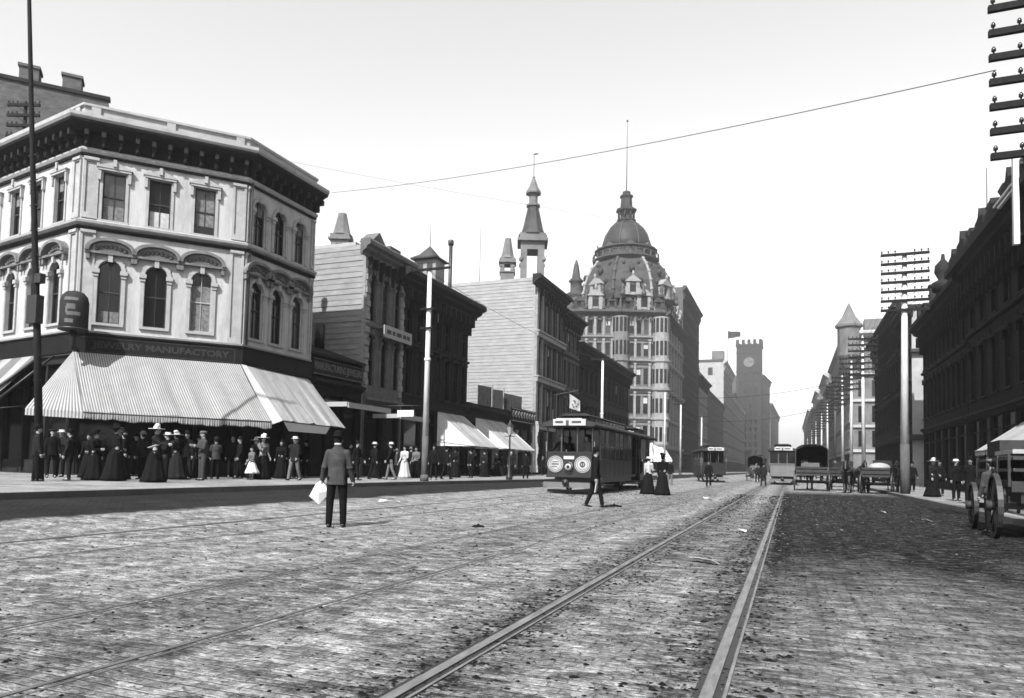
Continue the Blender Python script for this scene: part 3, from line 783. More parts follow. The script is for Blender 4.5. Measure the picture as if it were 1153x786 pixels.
# narrow ornate grey house with the big clapboard side wall
r, T = building('ornate_house', 'ornate grey-painted house whose big blank clapboard side wall faces the camera', (XL, 36.4), (XL, 40.9), 17, 14.5, 'ornate_grey', 'ornate_grey',
    [(5.9, 3.2, 'arch_plain'), (9.9, 2.9, 'arch_plain')], 3, .75, siding='siding', corn=(.8, .7, .7), shop=5.2, sash='sash', seed=5, corn_mats=('ornate_grey', 'ornate_dark'), side='siding')
q = MB()
for k in range(22): q.box(-.02, .38, .0785 if False else .004, .09 + (k % 2) * .06, 5.5 + k * .4, 5.5 + k * .4 + .36, T=T)
part('quoin', q, M['zinc'], r); q = MB()
for k in range(22): q.box(T.L - .38, T.L - .01, .004, .09 + (k % 2) * .06, 5.5 + k * .4, 5.5 + k * .4 + .36, T=T)
part('quoin', q, M['zinc'], r)
g = MB(); g.prism([(-.1, 14.65), (1.5, 14.65), (.7, 15.35)], -.5, .45, T=lambda u, z, v: T(u, v, z)); g.box(2.2, 3.5, -.5, .3, 14.65, 15.0, T=T); part('pediment', g, M['ornate_grey'], r)
mb = MB(); ST = Frame((XL, 37.5), (XL, 41.2)); mb.box(.2, 3.6, .55, .62, 9.0, 9.75, T=ST)
s = thing('shop_sign', 'pale horizontal signboard bracketed across the front of the ornate grey house', 'sign', (XL, 37.5, 9.0))
part('board', mb, M['pale_wall'], s); mb = MB()
for u in (.5, 1.9, 3.3): mb.box(u - .03, u + .03, .0, .55, 9.05, 9.12, T=ST); mb.box(u - .03, u + .03, .0, .55, 9.6, 9.66, T=ST)
part('bracket', mb, M['iron'], s)
mb = MB()
for k, (u, w) in enumerate(((.5, .5), (1.15, .35), (1.65, .6), (2.45, .4), (2.95, .4))): mb.box(u, u + w, .621, .628, 9.24, 9.5, T=ST)
part('worn_lettering', mb, M['sash'], s)

# dark three storey building
r, T = building('dark_building', 'very dark three-storey building with a deep projecting cornice behind the white street pole', (XL, 41.0), (XL, 51.2), 17, 13.9, 'dark_front', 'ornate_dark',
    [(5.9, 3.0, 'seg'), (9.6, 2.7, 'seg')], 7, .8, siding='siding', corn=(1.0, 1.1, .8), shop=5.2, blinds=.15, seed=8, side='siding', sash='ornate_dark')
mb = MB()
for y, z, w in ((46.0, 14.0, .7), (49.0, 14.0, .5)): mb.box(XL - 6 - w, XL - 6 + w, y - w, y + w, 13.6, 15.1)
part('roof_chimney', mb, M['brick_dark'], r)
mb = MB(); mb.tube([(-26.7, 53.1, 12), (-26.7, 53.1, 20.1)], .16, 8); mb.lathe((-26.7, 53.1, 19.6), [(.16, 0), (.25, .1), (.25, .45), (.2, .5)], 8)
single('stove_pipe', mb, M['iron'], 'thin black stovepipe standing on the roof line beside the dark building', 'stovepipe')
# little roof cupola seen over the dark building
t = thing('roof_cupola', 'little pale cupola with a tent roof and a mast above the dark building', 'cupola', (-28.3, 52.4, 13))
mb = MB(); mb.box(-29.3, -27.3, 51.6, 53.2, 13, 18.2); mb.box(-29.0, -28.5, 51.55, 51.6, 16.9, 17.9, mi=1); mb.box(-28.1, -27.6, 51.55, 51.6, 16.9, 17.9, mi=1); part('body', mb, [M['zinc'], M['iron']], t)
mb = MB(); mb.lathe((-28.3, 52.4, 18.2), [(1.7, 0), (1.7, .12), (.9, .5), (.05, 1.3)], 4, a0=math.pi / 4, smooth=False); part('roof', mb, M['slate'], t)
mb = MB(); mb.tube([(-28.3, 52.4, 19.4), (-28.3, 52.4, 25.5)], [.04, .015], 5); part('mast', mb, M['wood_white'], t)

# one storey row with two awnings in front of the tall clapboard wall
T = Frame((XL, 51.35), (XL, 66.7)); r = thing('low_shop_row', 'low dark one-storey row of shops in front of the tall pale clapboard wall', 'shop', (XL, 51.35, .2))
mb = MB(); wall_grid(mb, T, 0, T.L, .2, 6.2, [(.3, T.L - .3, .3, 4.6)], .24); shell(mb, T, 14, .2, 6.2, 0, rmi=0, par=.2); part('wall', mb, M['dark_front'], r)
shopfront(r, T, .31, T.L - .31, .31, 4.59, bays=6, door=3); cornice(r, T, 0, T.L, 5.4, .5, .4, (M['ornate_dark'], M['ornate_dark']), 0, 'shop_cornice', False)
# scroll sign along the far end of that row
t = thing('scroll_sign', 'dark sign with pale scrolled lettering on the low shop row beside the awnings', 'sign', (XL, 59.6, 5.4))
TS = Frame((XL, 59.6), (XL, 66.4)); mb = MB(); mb.box(0, TS.L, .45, .55, 5.2, 6.5, T=TS); part('board', mb, M['ornate_dark'], t)
mb = MB()
for k in range(9):
    u = .5 + k * .73; pts = [TS(u + .3 * math.cos(a) * (1 - a / 9), .57, 5.85 + .38 * math.sin(a) * (1 - a / 10)) for a in [q * .5 for q in range(13)]]
    mb.tube(pts, .05, 5)
mb.box(.1, TS.L - .1, .551, .57, 5.26, 5.32, T=TS); mb.box(.1, TS.L - .1, .551, .57, 6.38, 6.44, T=TS); part('scrollwork', mb, M['pale_wall'], t)
# boarded structure on the roof of the low row, seen dark against the clapboards
t = thing('roof_billboard', 'dark boarded structure with leaning tops standing on the low shop roof', 'billboard', (-27, 65.2, 6.1))
for x0, x1, z0, z1 in ((-29.3, -27.75, 9.25, 8.95), (-27.65, -26.5, 8.75, 8.6), (-26.4, -24.6, 8.35, 7.95)):
    mb = MB(); mb.prism([(x0, 6.05), (x1, 6.05), (x1, z1), (x0, z0)], 65.1, 65.25, T=lambda x, z, y: (x, y, z)); n = int((x1 - x0) / .3)
    for k in range(n): mb.box(x0 + .15 + k * .3, x0 + .2 + k * .3, 65.05, 65.1, 6.05, z1 - .15)
    part('panel', mb, M['ornate_dark'] if x0 < -29 else M['brick_dark'], t)
mb = MB(); mb.box(-27.75, -27.65, 65.0, 65.1, 6, 9.1); mb.box(-26.5, -26.4, 65.0, 65.1, 6, 8.8); part('post', mb, M['siding'], t)

# tall narrow house with the tall pale clapboard wall
r, T = building('narrow_house', 'narrow four-storey house with a tall pale clapboard side wall rising over the low shops', (XL, 66.9), (XL, 76.3), 11, 20.3, 'ornate_grey', 'ornate_dark',
    [(6.0, 3.1, 'flat'), (10.6, 3.1, 'flat'), (15.2, 2.9, 'flat')], 5, .9, siding='siding_pale', corn=(.9, .9, 1.1), shop=5.3, seed=11, side='siding_pale', corn_mats=('ornate_dark', 'ornate_dark'))
q = MB()
for z in (4.9, 9.7, 14.3): q.box(-.05, T.L, .01, .45, z, z + .45, T=T); q.box(-.1, T.L, .01, .6, z + .45, z + .6, T=T)
q.box(-.04, .5, .01, .3, 5.6, 19.2, T=T); q.box(1.75, 1.95, .01, .3, 5.6, 19.2, T=T); part('bay_trim', q, M['zinc'], r)
bw = MB()
for z in (6.3, 11.0, 15.6): bw.box(.55, 1.7, .02, .04, z - .5, z + 2.9, T=T)
part('bay_window', bw, M['glass'], r)
# hanging white banner at the narrow house door
t = MB(); n = 14
for k in range(n):
    z0 = 5.6 - k * .36; z1 = z0 - .36; w0 = .45 + .12 * math.sin(k * 1.1); w1 = .45 + .12 * math.sin((k + 1) * 1.1)
    t.box(XL + .7 - w0, XL + .7 + w0 * .5, 65.9 + .05 * math.sin(k), 65.96 + .05 * math.sin(k), z1 + .004, z0)
single('cloth_banner', t, M['canvas'], 'long pale cloth banner hanging at the corner of the narrow house behind the tram', 'banner')

# dark buildings further along
building('cornice_house', 'dark house with stepped cornices between the narrow house and the long dark block', (XL, 76.5), (XL, 83.0), 8, 18.8, 'brick_dark', 'ornate_grey', [(6, 3, 'flat'), (10.4, 3, 'flat'), (14.5, 2.4, 'flat')], 4, .9, corn=(.9, .9, 1.0), shop=5.3, seed=12, corn_mats=('ornate_dark', 'ornate_dark'))
building('long_dark_block', 'long dark three-storey block in front of the domed hotel', (XL, 83.2), (XL, 111.8), 9, 16.2, 'dark_front', 'ornate_dark', [(6, 2.8, 'seg'), (10.6, 2.8, 'seg')], 12, 1.1, corn=(1.0, 1.0, 1.2), shop=5.2, seed=13, blinds=.2, side='brick_dark', sash='ornate_dark')
# patterned white flag hung out over the pavement
fl = thing('hanging_flag', 'small white triangular flag with dark patches hung out over the pavement above the tram', 'flag', (-21.6, 71.5, 7.0))
mb = MB(); mb.tube([(-24, 71.5, 8.6), (-20.6, 71.5, 9.2)], .04, 6); part('flagpole', mb, M['wood_mid'], fl)
mb = MB(); n = 8
fx = lambda a, b: (-21.6 + a * 1.15, 71.5 + .1 * math.sin(a * 6 + b * 3), 8.85 - b * 1.5 * (1 - a * .25) - a * .75)
for i in range(n):
    for j in range(n):
        mb.add([fx(i / n, j / n), fx((i + 1) / n, j / n), fx((i + 1) / n, (j + 1) / n), fx(i / n, (j + 1) / n)], [(0, 1, 2, 3)], 1 if (i, j) in ((3, 2), (4, 2), (4, 3), (5, 5), (2, 5), (3, 6), (6, 3)) else 0)
part('cloth', mb, [M['canvas'], M['sash']], fl)

# ---- the domed hotel
HZ = -.3
P = [(-47.5, 139.5), (-42.3, 138.9), (-32.2, 142.0), (XL, 145.5), (XL, 172.0)]
ho = thing('domed_hotel', 'large ornate six-storey hotel crowned by a great slate dome and lantern', 'hotel', (-24, 145.5, 0))
lv = [(1, 5.0, 7.2), (5, 5.8, 9.4), (10.8, 12.0, 4.4), (16.9, 18.0, 4.0), (23.0, 24.0, 3.0), (27.8, 28.6, 3.0)]
FH = [Frame(P[i], P[i + 1]) for i in range(4)]
mb = MB(); cols = (3, 6, 6, 13); hm = (M['sash'], M['glass'], M['hotel'])
hw = []
for i, T in enumerate(FH):
    ops = []
    n = cols[i]; w = .95
    for z, h, st in ((6.4, 3.4, 'flat'), (12.2, 3.6, 'seg'), (18.2, 3.3, 'flat'), (24.0, 2.6, 'seg'), (28.6, 2.8, 'flat')):
        for k in range(n):
            u = T.L * (k + .5) / n; ops.append((u - w / 2, u + w / 2, z, z + h)); hw.append((i, u, z, w, h, st))
    ops.append((.5, T.L - .5, .2, 5.0))
    wall_grid(mb, T, 0, T.L, -.2, 33.0, ops, .3, 0)
mb.quad((*P[4], -.2), (-47.5, 172, -.2), (-47.5, 172, 33), (*P[4], 33)); mb.quad((-47.5, 172, -.2), (*P[0], -.2), (*P[0], 33), (-47.5, 172, 33))
mb.add([(*p, 32.9) for p in P] + [(-47.5, 172, 32.9)], [tuple(range(6))], 1)
part('wall', mb, [M['hotel'], M['roof']], ho)
for i, u, z, w, h, st in hw: place_window(ho, FH[i], u, z, w, h, st, hm, .0 if (int(u * 7 + z) % 4) else .4)
for i, T in enumerate(FH):
    g = MB(); g.box(.55, T.L - .55, -.28, -.2, .2, 4.95, T=T); part('shop_window', g, M['glass'], ho)
    c = MB()
    for z, pr, hh in ((5.2, .6, .6), (10.9, .5, .5), (16.9, .7, .6), (22.7, .6, .5), (27.6, .5, .4)):
        c.extr([(.004, z), (pr * .5, z + .05), (pr, z + hh * .6), (pr, z + hh), (.004, z + hh)], 0, T.L, T)
    part('string_course', c, M['zinc'], ho)
    c = MB()  # shadow below each string course, painted in as a dark band
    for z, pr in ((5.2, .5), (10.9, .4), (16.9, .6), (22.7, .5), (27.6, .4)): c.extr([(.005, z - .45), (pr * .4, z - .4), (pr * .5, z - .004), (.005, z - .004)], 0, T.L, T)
    part('shade_band', c, M['hotel_trim_shade'], ho)
    cornice(ho, T, 0, T.L, 32.2, 1.1, 1.2, (M['hotel_trim_shade'], M['hotel_trim_shade']), .9, ends=False)
    n = cols[i]
    for k in range(n + 1):
        if k % 2 and i != 1: continue
        u = T.L * k / n; u = min(max(u, .25), T.L - .25)
        pl = MB()
        for z0, z1 in ((5.9, 10.8), (11.5, 16.8), (17.6, 22.6), (23.3, 27.5), (28.1, 32.1)):
            pl.box(u - .22, u + .22, .005, .28, z0, z1, T=T); pl.box(u - .3, u + .3, .005, .36, z1 - .4, z1 - .15, T=T)
        part('pilaster', pl, M['zinc'], ho)
# bay columns (round oriel at the corner)
for cx, cy in ((-32.2, 142.0), (-24.6, 145.2)):
    o = MB(); o.lathe((cx, cy, 0), [(1.4, 5.5), (1.7, 6), (1.7, 10.9), (1.95, 11), (1.95, 11.4), (1.7, 11.5), (1.7, 16.9), (1.95, 17), (1.95, 17.5), (1.7, 17.6), (1.7, 22.7), (1.95, 22.8), (1.95, 23.2), (1.7, 23.3), (1.7, 32)], 12, smooth=False)
    oo = part('oriel', o, M['zinc'] if cx > -30 else M['hotel'], ho)
    w = MB()
    for z in (6.6, 12.4, 18.4, 24.1, 28.8):
        for k in range(12):
            a = 2 * math.pi * (k + .5) / 12; w.box(-.28, .28, -.03, .06, z, z + 2.9, T=lambda u, v, z, a=a: (cx + math.cos(a) * (1.64 + v) - math.sin(a) * u, cy + math.sin(a) * (1.64 + v) + math.cos(a) * u, z))
    part('oriel_window', w, M['glass'], oo)
# mansard skirt
rf = MB(); DC = (-33.6, 152.0)
sk = [(P[0][0] + .5, P[0][1]), (P[1][0] - 0, P[1][1] - .3), (P[2][0], P[2][1] - .3), (P[3][0] + .5, P[3][1] - .2), (P[4][0] + .5, P[4][1])]
ins = [(-45, 143), (-41.5, 142.5), (-33, 145.2), (-27.3, 148.5), (-27.3, 172)]
for k in range(4):
    a, b = sk[k], sk[k + 1]; c, d = ins[k + 1], ins[k]
    rf.quad((*a, 33.3), (*b, 33.3), (*c, 37.0), (*d, 37.0))
rf.add([(*p, 37.0) for p in ins] + [(-46, 172, 37.0)], [tuple(range(6))], 0)
rf.quad((*sk[4], 33.3), (-47, 172, 33.3), (-46, 172, 37), (*ins[4], 37)); rf.quad((-47, 172, 33.3), (*sk[0], 33.3), (*ins[0], 37), (-46, 172, 37))
part('mansard_roof', rf, M['slate'], ho)
# great octagonal dome
dm = MB(); prof = [(10.4, 36), (10.3, 38), (9.9, 40), (9.2, 42), (8.2, 43.8), (7.0, 45.2), (6.4, 46.0)]
dm.lathe((*DC, 0), prof, 8, smooth=False, a0=R(22.5 + 21))
d = part('dome', dm, M['slate'], ho)
for k in range(8):
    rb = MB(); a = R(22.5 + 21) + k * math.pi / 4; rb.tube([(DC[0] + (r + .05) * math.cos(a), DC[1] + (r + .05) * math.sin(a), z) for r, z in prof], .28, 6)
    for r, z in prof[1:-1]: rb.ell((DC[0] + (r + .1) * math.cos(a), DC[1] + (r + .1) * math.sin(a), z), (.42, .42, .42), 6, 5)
    part('rib', rb, M['hotel_trim_shade'] if k % 2 else M['zinc'], d)
# dormers round the dome and along the mansard
def dormer(parent, cx, cy, z, a, s=1.0, mt='zinc'):
    TT = lambda u, v, zz: (cx + math.cos(a) * v * s - math.sin(a) * u * s, cy + math.sin(a) * v * s + math.cos(a) * u * s, z + zz * s)
    m_ = MB(); m_.box(-1.2, -.55, -2.5, .4, 0, 2.3, T=TT); m_.box(.55, 1.2, -2.5, .4, 0, 2.3, T=TT); m_.box(-.55, .55, -2.5, .1, 0, .5, T=TT); m_.box(-.549, .549, -2.5, .05, 1.8, 2.3, T=TT)
    m_.prism([(-1.5, 2.3), (1.5, 2.3), (0, 3.6)], -2.5, .6, T=lambda u, zz, v: TT(u, v, zz)); m_.ell(TT(0, .5, 3.8), (.25 * s, .25 * s, .5 * s), 8, 6)
    m_.prism([(-1.9, .0), (-1.2, 0), (-1.2, 1.6)], 0, .3, T=lambda u, zz, v: TT(u, v, zz)); m_.prism([(1.2, .0), (1.9, 0), (1.2, 1.6)], 0, .3, T=lambda u, zz, v: TT(u, v, zz))
    o = part('dormer', m_, M[mt], parent); g_ = MB(); g_.box(-.549, .549, -.2, -.1, .5, 1.8, T=TT); part('pane', g_, M['glass'], o)
for k in range(16):
    a = R(21 + 11.25) + k * math.pi / 8; q = MB(); rr = 10.9; q.lathe((DC[0] + rr * math.cos(a), DC[1] + rr * math.sin(a), 36.3), [(.45, 0), (.45, .8), (.2, .9), (.42, 1.4), (.3, 1.9), (.1, 2.5)], 7); part('urn', q, M['hotel_trim_shade'], ho)
for k in range(16):
    a = R(21 + 11.25) + k * math.pi / 8
    for rr, zz, s_ in ((9.75, 39.9, .45), (7.9, 44.0, .38)):
        q = MB(); q.ell((DC[0] + rr * .97 * math.cos(a), DC[1] + rr * .97 * math.sin(a), zz), (s_, s_, s_ * 1.4), 7, 6); part('boss', q, M['slate_dark'], d)
for k in range(8):
    a = R(21) + k * math.pi / 4 ; dormer(ho, DC[0] + 10.0 * math.cos(a), DC[1] + 10.0 * math.sin(a), 36.6, a, 1.15)
    a2 = a
    for zz, rr in ((42.4, 8.7),):
        q = MB(); q.ell((DC[0] + rr * math.cos(a2), DC[1] + rr * math.sin(a2), zz), (.6, .6, .8), 8, 6); part('oculus', q, M['slate_dark'], d)
for y in (149.5, 155, 160.5, 166, 171): dormer(ho, XL - 1.0, y, 33.5, 0, 1.3)
for y in (152.2, 163.2, 157.7):
    q = MB(); q.lathe((XL - 1.2, y, 33.5), [(.9, 0), (.9, 3.5), (1.2, 3.7), (.5, 5.2), (.15, 7.0)], 8); part('turret', q, M['slate'], ho)
dormer(ho, -37.3, 140.8, 33.6, R(-72), 1.2); dormer(ho, -28.0, 144.2, 33.6, R(-65), 1.25)
for x_, y_ in ((-40.6, 139.9), (-34.2, 142.0), (-31.0, 142.9), (-25.3, 145.6)): dormer(ho, x_, y_, 33.5, R(-69), .8, 'slate')
for x_, y_ in ((-39.0, 139.8), (-35.6, 141.0), (-32.4, 142.3), (-29.6, 143.2), (-26.4, 144.4)):
    q = MB(); q.lathe((x_, y_, 33.4), [(.4, 0), (.4, .9), (.2, 1.0), (.4, 1.5), (.1, 2.6)], 7); part('urn', q, M['hotel_trim_shade'], ho)
# balustraded gallery, upper dome, lantern, flagpole
g = MB(); g.lathe((*DC, 0), [(6.6, 45.6), (7.3, 46.0), (7.3, 46.3), (6.2, 46.35), (6.2, 48.0), (6.9, 48.2), (6.9, 48.45), (5.6, 48.5)], 16, smooth=False)
for k in range(24):
    a = k * math.pi / 12; g.box(DC[0] + 7.1 * math.cos(a) - .15, DC[0] + 7.1 * math.cos(a) + .15, DC[1] + 7.1 * math.sin(a) - .15, DC[1] + 7.1 * math.sin(a) + .15, 46.3, 47.3)
for k in range(32): a0, a1 = k * math.pi / 16, (k + 1) * math.pi / 16; g.tube([(DC[0] + 7.1 * math.cos(a0), DC[1] + 7.1 * math.sin(a0), 47.35), (DC[0] + 7.1 * math.cos(a1), DC[1] + 7.1 * math.sin(a1), 47.35)], .13, 4)
part('gallery', g, M['hotel_trim_shade'], ho)
for k in range(8):
    a = R(21) + k * math.pi / 4; dormer(ho, DC[0] + 5.9 * math.cos(a), DC[1] + 5.9 * math.sin(a), 47.2, a, .62, 'hotel_trim_shade')
u = MB(); up = [(5.3, 48.3), (5.2, 50), (4.7, 51.8), (3.8, 53.3), (2.6, 54.5), (1.9, 55.0)]; u.lathe((*DC, 0), up, 24); ud = part('upper_dome', u, M['slate_dark'], ho)
rb = MB()
for k in range(8):
    a = R(22.5 + 21) + k * math.pi / 4; rb.tube([(DC[0] + (r + .03) * math.cos(a), DC[1] + (r + .03) * math.sin(a), z) for r, z in up], .16, 5)
part('rib', rb, M['hotel_trim_shade'], ud)
l = MB(); l.lathe((*DC, 0), [(1.9, 54.9), (2.2, 55.2), (2.2, 55.5), (1.3, 55.6), (1.3, 57.2), (2.3, 57.5), (2.3, 57.9), (1.4, 58.1), (1.2, 60.5), (1.5, 60.7), (1.5, 61.0), (.9, 61.1), (.9, 61.9), (.5, 62)], 8, smooth=False)
for k in range(8): a = k * math.pi / 4; l.tube([(DC[0] + 1.75 * math.cos(a), DC[1] + 1.75 * math.sin(a), 55.5), (DC[0] + 1.75 * math.cos(a), DC[1] + 1.75 * math.sin(a), 57.5)], .16, 5)
part('lantern', l, M['slate_dark'], ho)
l = MB(); l.tube([(*DC, 61.8), (*DC, 78)], [.12, .04], 6); l.ell((*DC, 78), (.25, .25, .25), 8, 6); part('flagpole', l, M['wood_mid'], ho)
# side turret
l = MB(); l.lathe((-43.2, 146.5, 0), [(1.6, 33), (1.6, 37.5), (2.1, 38), (2.1, 38.5), (1.3, 39), (1.3, 41), (1.7, 41.3), (1.0, 42), (.5, 45), (.15, 46)], 10); part('turret', l, M['slate'], ho)

# taller plain block behind, then the street going on
building('tall_hotel_annex', 'tall dark block directly beyond the domed hotel', (XL, 172.2), (XL, 205), 16, 45.0, 'brick_dark', 'hotel_trim_shade', [(6 + 5.2 * k, 3.0, 'flat') for k in range(7)], 11, 1.2, corn=(1.2, 1.0, 1.5), shop=5.2, seed=20, side='brick')
building('small_mansard_house', 'small house with a rounded dark roof in front of the blank pale wall', (XL, 205.5), (XL, 228), 12, 27.5, 'stone', 'stone_light', [(6 + 5.0 * k, 2.8, 'seg') for k in range(4)], 8, 1.2, corn=(1.2, 1.3, 1.5), shop=5.2, seed=21, side='stone', corn_mats=('ornate_dark', 'ornate_dark'))
mb = MB(); T = Frame((XL, 205.5), (XL, 228)); mb.prism([(1, 27.6), (3, 30.2), (T.L - 3, 30.2), (T.L - 1, 27.6)], -11, -1, T=lambda u, z, v: T(u, v, z)); o = single('mansard_attic', mb, M['slate_dark'], 'dark mansard attic on the small house beyond the hotel', 'roof')
o.name = 'attic_roof'
r, T = building('pale_block', 'tall block with a blank pale side wall far down the left side of the street', (XL, 285), (XL, 330), 22, 43.5, 'stone', 'stone_light', [(7 + 5.2 * k, 3.0, 'flat') for k in range(7)], 12, 1.5, corn=(1.5, 1.3, 2), shop=5.2, seed=22, side='pale_wall')
S = Frame((XL - 22, 285), (XL, 285)); q = MB()
for u, z in ((7, 38), (12, 38), (17, 38), (12, 32)): q.box(u - .9, u + .9, .01, .05, z, z + 3, T=S)
part('side_window', q, M['sash'], r); q = MB(); q.box(17.5, 22, -4, 0, 43.5, 47.5, T=S); part('roof_house', q, M['stone'], r)
q = MB(); q.box(-.2, 22.2, -.4, .3, 43.3, 44.2, T=S); part('coping', q, M['hotel_trim_shade'], r)
building('far_dark_block', 'mid-grey block with rows of windows before the clock tower', (XL, 228.5), (XL, 284.5), 10, 25.5, 'brick', 'stone', [(6 + 4.8 * k, 2.8, 'flat') for k in range(4)], 14, 1.5, corn=(1.0, 1.0, 3), shop=5.2, seed=23)
building('hazy_block', 'hazy block beyond the pale wall before the clock tower', (XL, 331), (XL, 425), 20, 36, 'stone', 'stone_light', [(7 + 5.2 * k, 3.0, 'flat') for k in range(6)], 16, 1.8, corn=(1.5, 1.3, 4), shop=5.2, seed=24, side='stone')
# the clock tower
ct = thing('clock_tower', 'hazy battlemented tower with a clock face far down the street', 'clock tower', (-23, 449, 0))
x0, x1, y0, y1 = -30.3, -15.8, 447.5, 461
T = Frame((x0, y0), (x1, y0)); mb = MB(); ops = []
for k in range(12):
    for u in (2.2, 5.2, 8.2, 11.2): ops.append((u - .7, u + .7, 6 + 4.6 * k, 8.8 + 4.6 * k))
wall_grid(mb, T, 0, T.L, -.2, 76, ops, .5); shell(mb, T, 13.5, -.2, 76, 0, rmi=0, par=.1); part('wall', mb, [M['brick_dark']], ct)
for o_ in ops[:48]:
    q = MB(); q.box(o_[0], o_[1], -.4, -.35, o_[2], o_[3], T=T); part('window', q, M['glass'], ct)
q = MB(); q.box(-.5, T.L + .5, -14, .5, 76.0, 77.2, T=T)
for k in range(5):
    u = k * T.L / 4 * .9 + .7
    for v in (.5, -13.2): q.box(u - .9, u + .9, v - .8, v, 77.2, 80, T=T)
for v in (-4, -7, -10): q.box(-.5, .4, v - .9, v + .9, 77.2, 80, T=T); q.box(T.L - .4, T.L + .5, v - .9, v + .9, 77.2, 80, T=T)
q.box(-.2, T.L + .2, .01, .4, 60, 60.8, T=T); q.box(-.2, T.L + .2, .01, .4, 71.5, 72.2, T=T); part('battlement', q, M['brick_dark'], ct)
q = MB(); q.disc(T(T.L / 2, .05, 66.3), (0, -1, 0), 3.1, .3, 28); cf = part('clock_face', q, M['stone'], ct)
q = MB(); q.ring(T(T.L / 2, .36, 66.3), (0, -1, 0), 3.3, .3, .2, 28); q.box(T.L / 2 - .15, T.L / 2 + .15, .36, .45, 66.3, 68.6, T=T); q.box(T.L / 2, T.L / 2 + 1.6, .36, .45, 66.15, 66.45, T=T); part('clock_hands', q, M['iron'], cf)
for zz in (5,): pass
building('tower_wing', 'hazy lower wing beyond the clock tower', (-15.8, 461.2), (-12.5, 500), 18, 60, 'brick', 'stone', [(6 + 5 * k, 3, 'plain') for k in range(8)], 6, 1.8, corn=(1.5, 1.3, 5), shop=0, seed=25, mid=False, zb=0)
building('last_block', 'faintest hazy block at the far end of the left side of the street', (-12.0, 501), (-9.0, 640), 30, 46, 'stone', 'stone', [(6 + 5 * k, 3, 'plain') for k in range(5)], 12, 2.2, corn=(1.5, 1.3, 5), shop=0, seed=26, mid=False, zb=0)
f = thing('flag', 'small dark flag flying above the pale block beside the clock tower', 'flag', (-26, 330, 44)); q = MB(); q.tube([(-26, 330, 43), (-26, 330, 64)], .18, 5); part('flagpole', q, M['wood_mid'], f)
q = MB()
for k in range(6): q.add([(-26 + .9 * k, 330 + .4 * math.sin(k), 63.5 - .1 * k), (-26 + .9 * (k + 1), 330 + .4 * math.sin(k + 1), 63.4 - .1 * k), (-26 + .9 * (k + 1), 330 + .4 * math.sin(k + 1), 60.3 + .1 * k), (-26 + .9 * k, 330 + .4 * math.sin(k), 60 + .1 * k)], [(0, 1, 2, 3)])
part('cloth', q, M['brick_dark'], f)

# ---- steeples behind the left row
def steeple(cx, cy, z_b, z_r, z_t, w, label, rod=0, lantern=True):
    """belfry with open arches from z_b to z_r, spire up to z_t"""
    t = thing('steeple', label, 'steeple', (cx, cy, .2), 0, 'church steeples behind the row'); h = w / 2; rz = R(21); 
    def TT(x, y, z): return (cx + x * math.cos(rz) - y * math.sin(rz), cy + x * math.sin(rz) + y * math.cos(rz), z)
    m_ = MB(); m_.box(-h, h, -h, h, .2, z_b, T=TT); bh = z_r - z_b
    for sx in (-1, 1):
        for sy in (-1, 1):
            a, b = sorted((sx * h, sx * h * .45)); c, d_ = sorted((sy * h, sy * h * .45)); m_.box(a, b, c, d_, z_b, z_r - bh * .2, T=TT)
            m_.ell(TT(sx * h * .95, sy * h * .95, z_b + bh * .55), (w * .1, w * .1, w * .12), 8, 6)
    m_.box(-h, h, -h, h, z_r - bh * .2, z_r, T=TT)
    for k in range(6): pass
    part('belfry', m_, M['stone'], t)
    c_ = MB(); c_.box(-h * 1.28, h * 1.28, -h * 1.28, h * 1.28, z_r, z_r + w * .12, T=TT); c_.box(-h * 1.1, h * 1.1, -h * 1.1, h * 1.1, z_r + w * .12, z_r + w * .35, T=TT)
    c_.box(-h * 1.15, h * 1.15, -h * 1.15, h * 1.15, z_b - w * .1, z_b, T=TT); part('cornice', c_, M['stone'], t)
    s_ = MB(); zs = z_r + w * .35; H_ = z_t - zs
    s_.lathe((cx, cy, 0), [(h * 1.3, zs), (h * 1.05, zs + H_ * .08), (h * .9, zs + H_ * .25), (h * .5, zs + H_ * .95), (h * .5, z_t)], 8, smooth=False, a0=R(22.5 + 21)); sp = part('spire', s_, M['slate'] if w > 2.2 else M['stone'], t)
    if lantern:
        l_ = MB(); l_.lathe((cx, cy, z_t), [(h * .62, 0), (h * .62, w * .08), (h * .4, w * .1), (h * .4, w * .5), (h * .68, w * .55), (h * .68, w * .62), (h * .4, w * .85), (h * .08, w * 1.3)], 8, smooth=False, a0=R(43.5)); part('lantern', l_, M['stone'], t)
    if rod:
        l_ = MB(); l_.tube([(cx, cy, z_t), (cx, cy, z_t + rod)], [.07, .03], 5); l_.ell((cx, cy, z_t + rod * .55), (.2, .2, .22), 8, 6); l_.ell((cx + .25, cy, z_t + rod), (.4, .05, .12), 8, 5); part('weather_vane', l_, M['iron'], t)
steeple(-33.7, 92.4, 26.6, 32.2, 37.6, 3.3, 'tall pale steeple with an open belfry and a weather vane, highest of the three', 7.6)
steeple(-36.97, 91.3, 28.2, 29.4, 33.0, 1.9, 'small dark pointed steeple just left of the tall open belfry', 0, False)
steeple(-41.1, 57.9, 21.0, 22.8, 25.6, 1.7, 'short pale steeple rising above the clapboard wall beside the white corner building', 0, False)
mb = MB(); mb.box(-46.5, -37.5, 55, 62, .2, 21.6); single('church_roof_block', mb, M['pale_wall'], 'pale roof structure showing under the short steeple', 'building'); 
bpy.data.objects['church_roof_block'].name = 'rear_house'
mb = MB(); mb.tube([(-31.6, 70, 18), (-31.6, 70, 27.2)], [.05, .02], 5); single('roof_mast', mb, M['wood_mid'], 'thin bare mast on the roof left of the small dark steeple', 'mast')

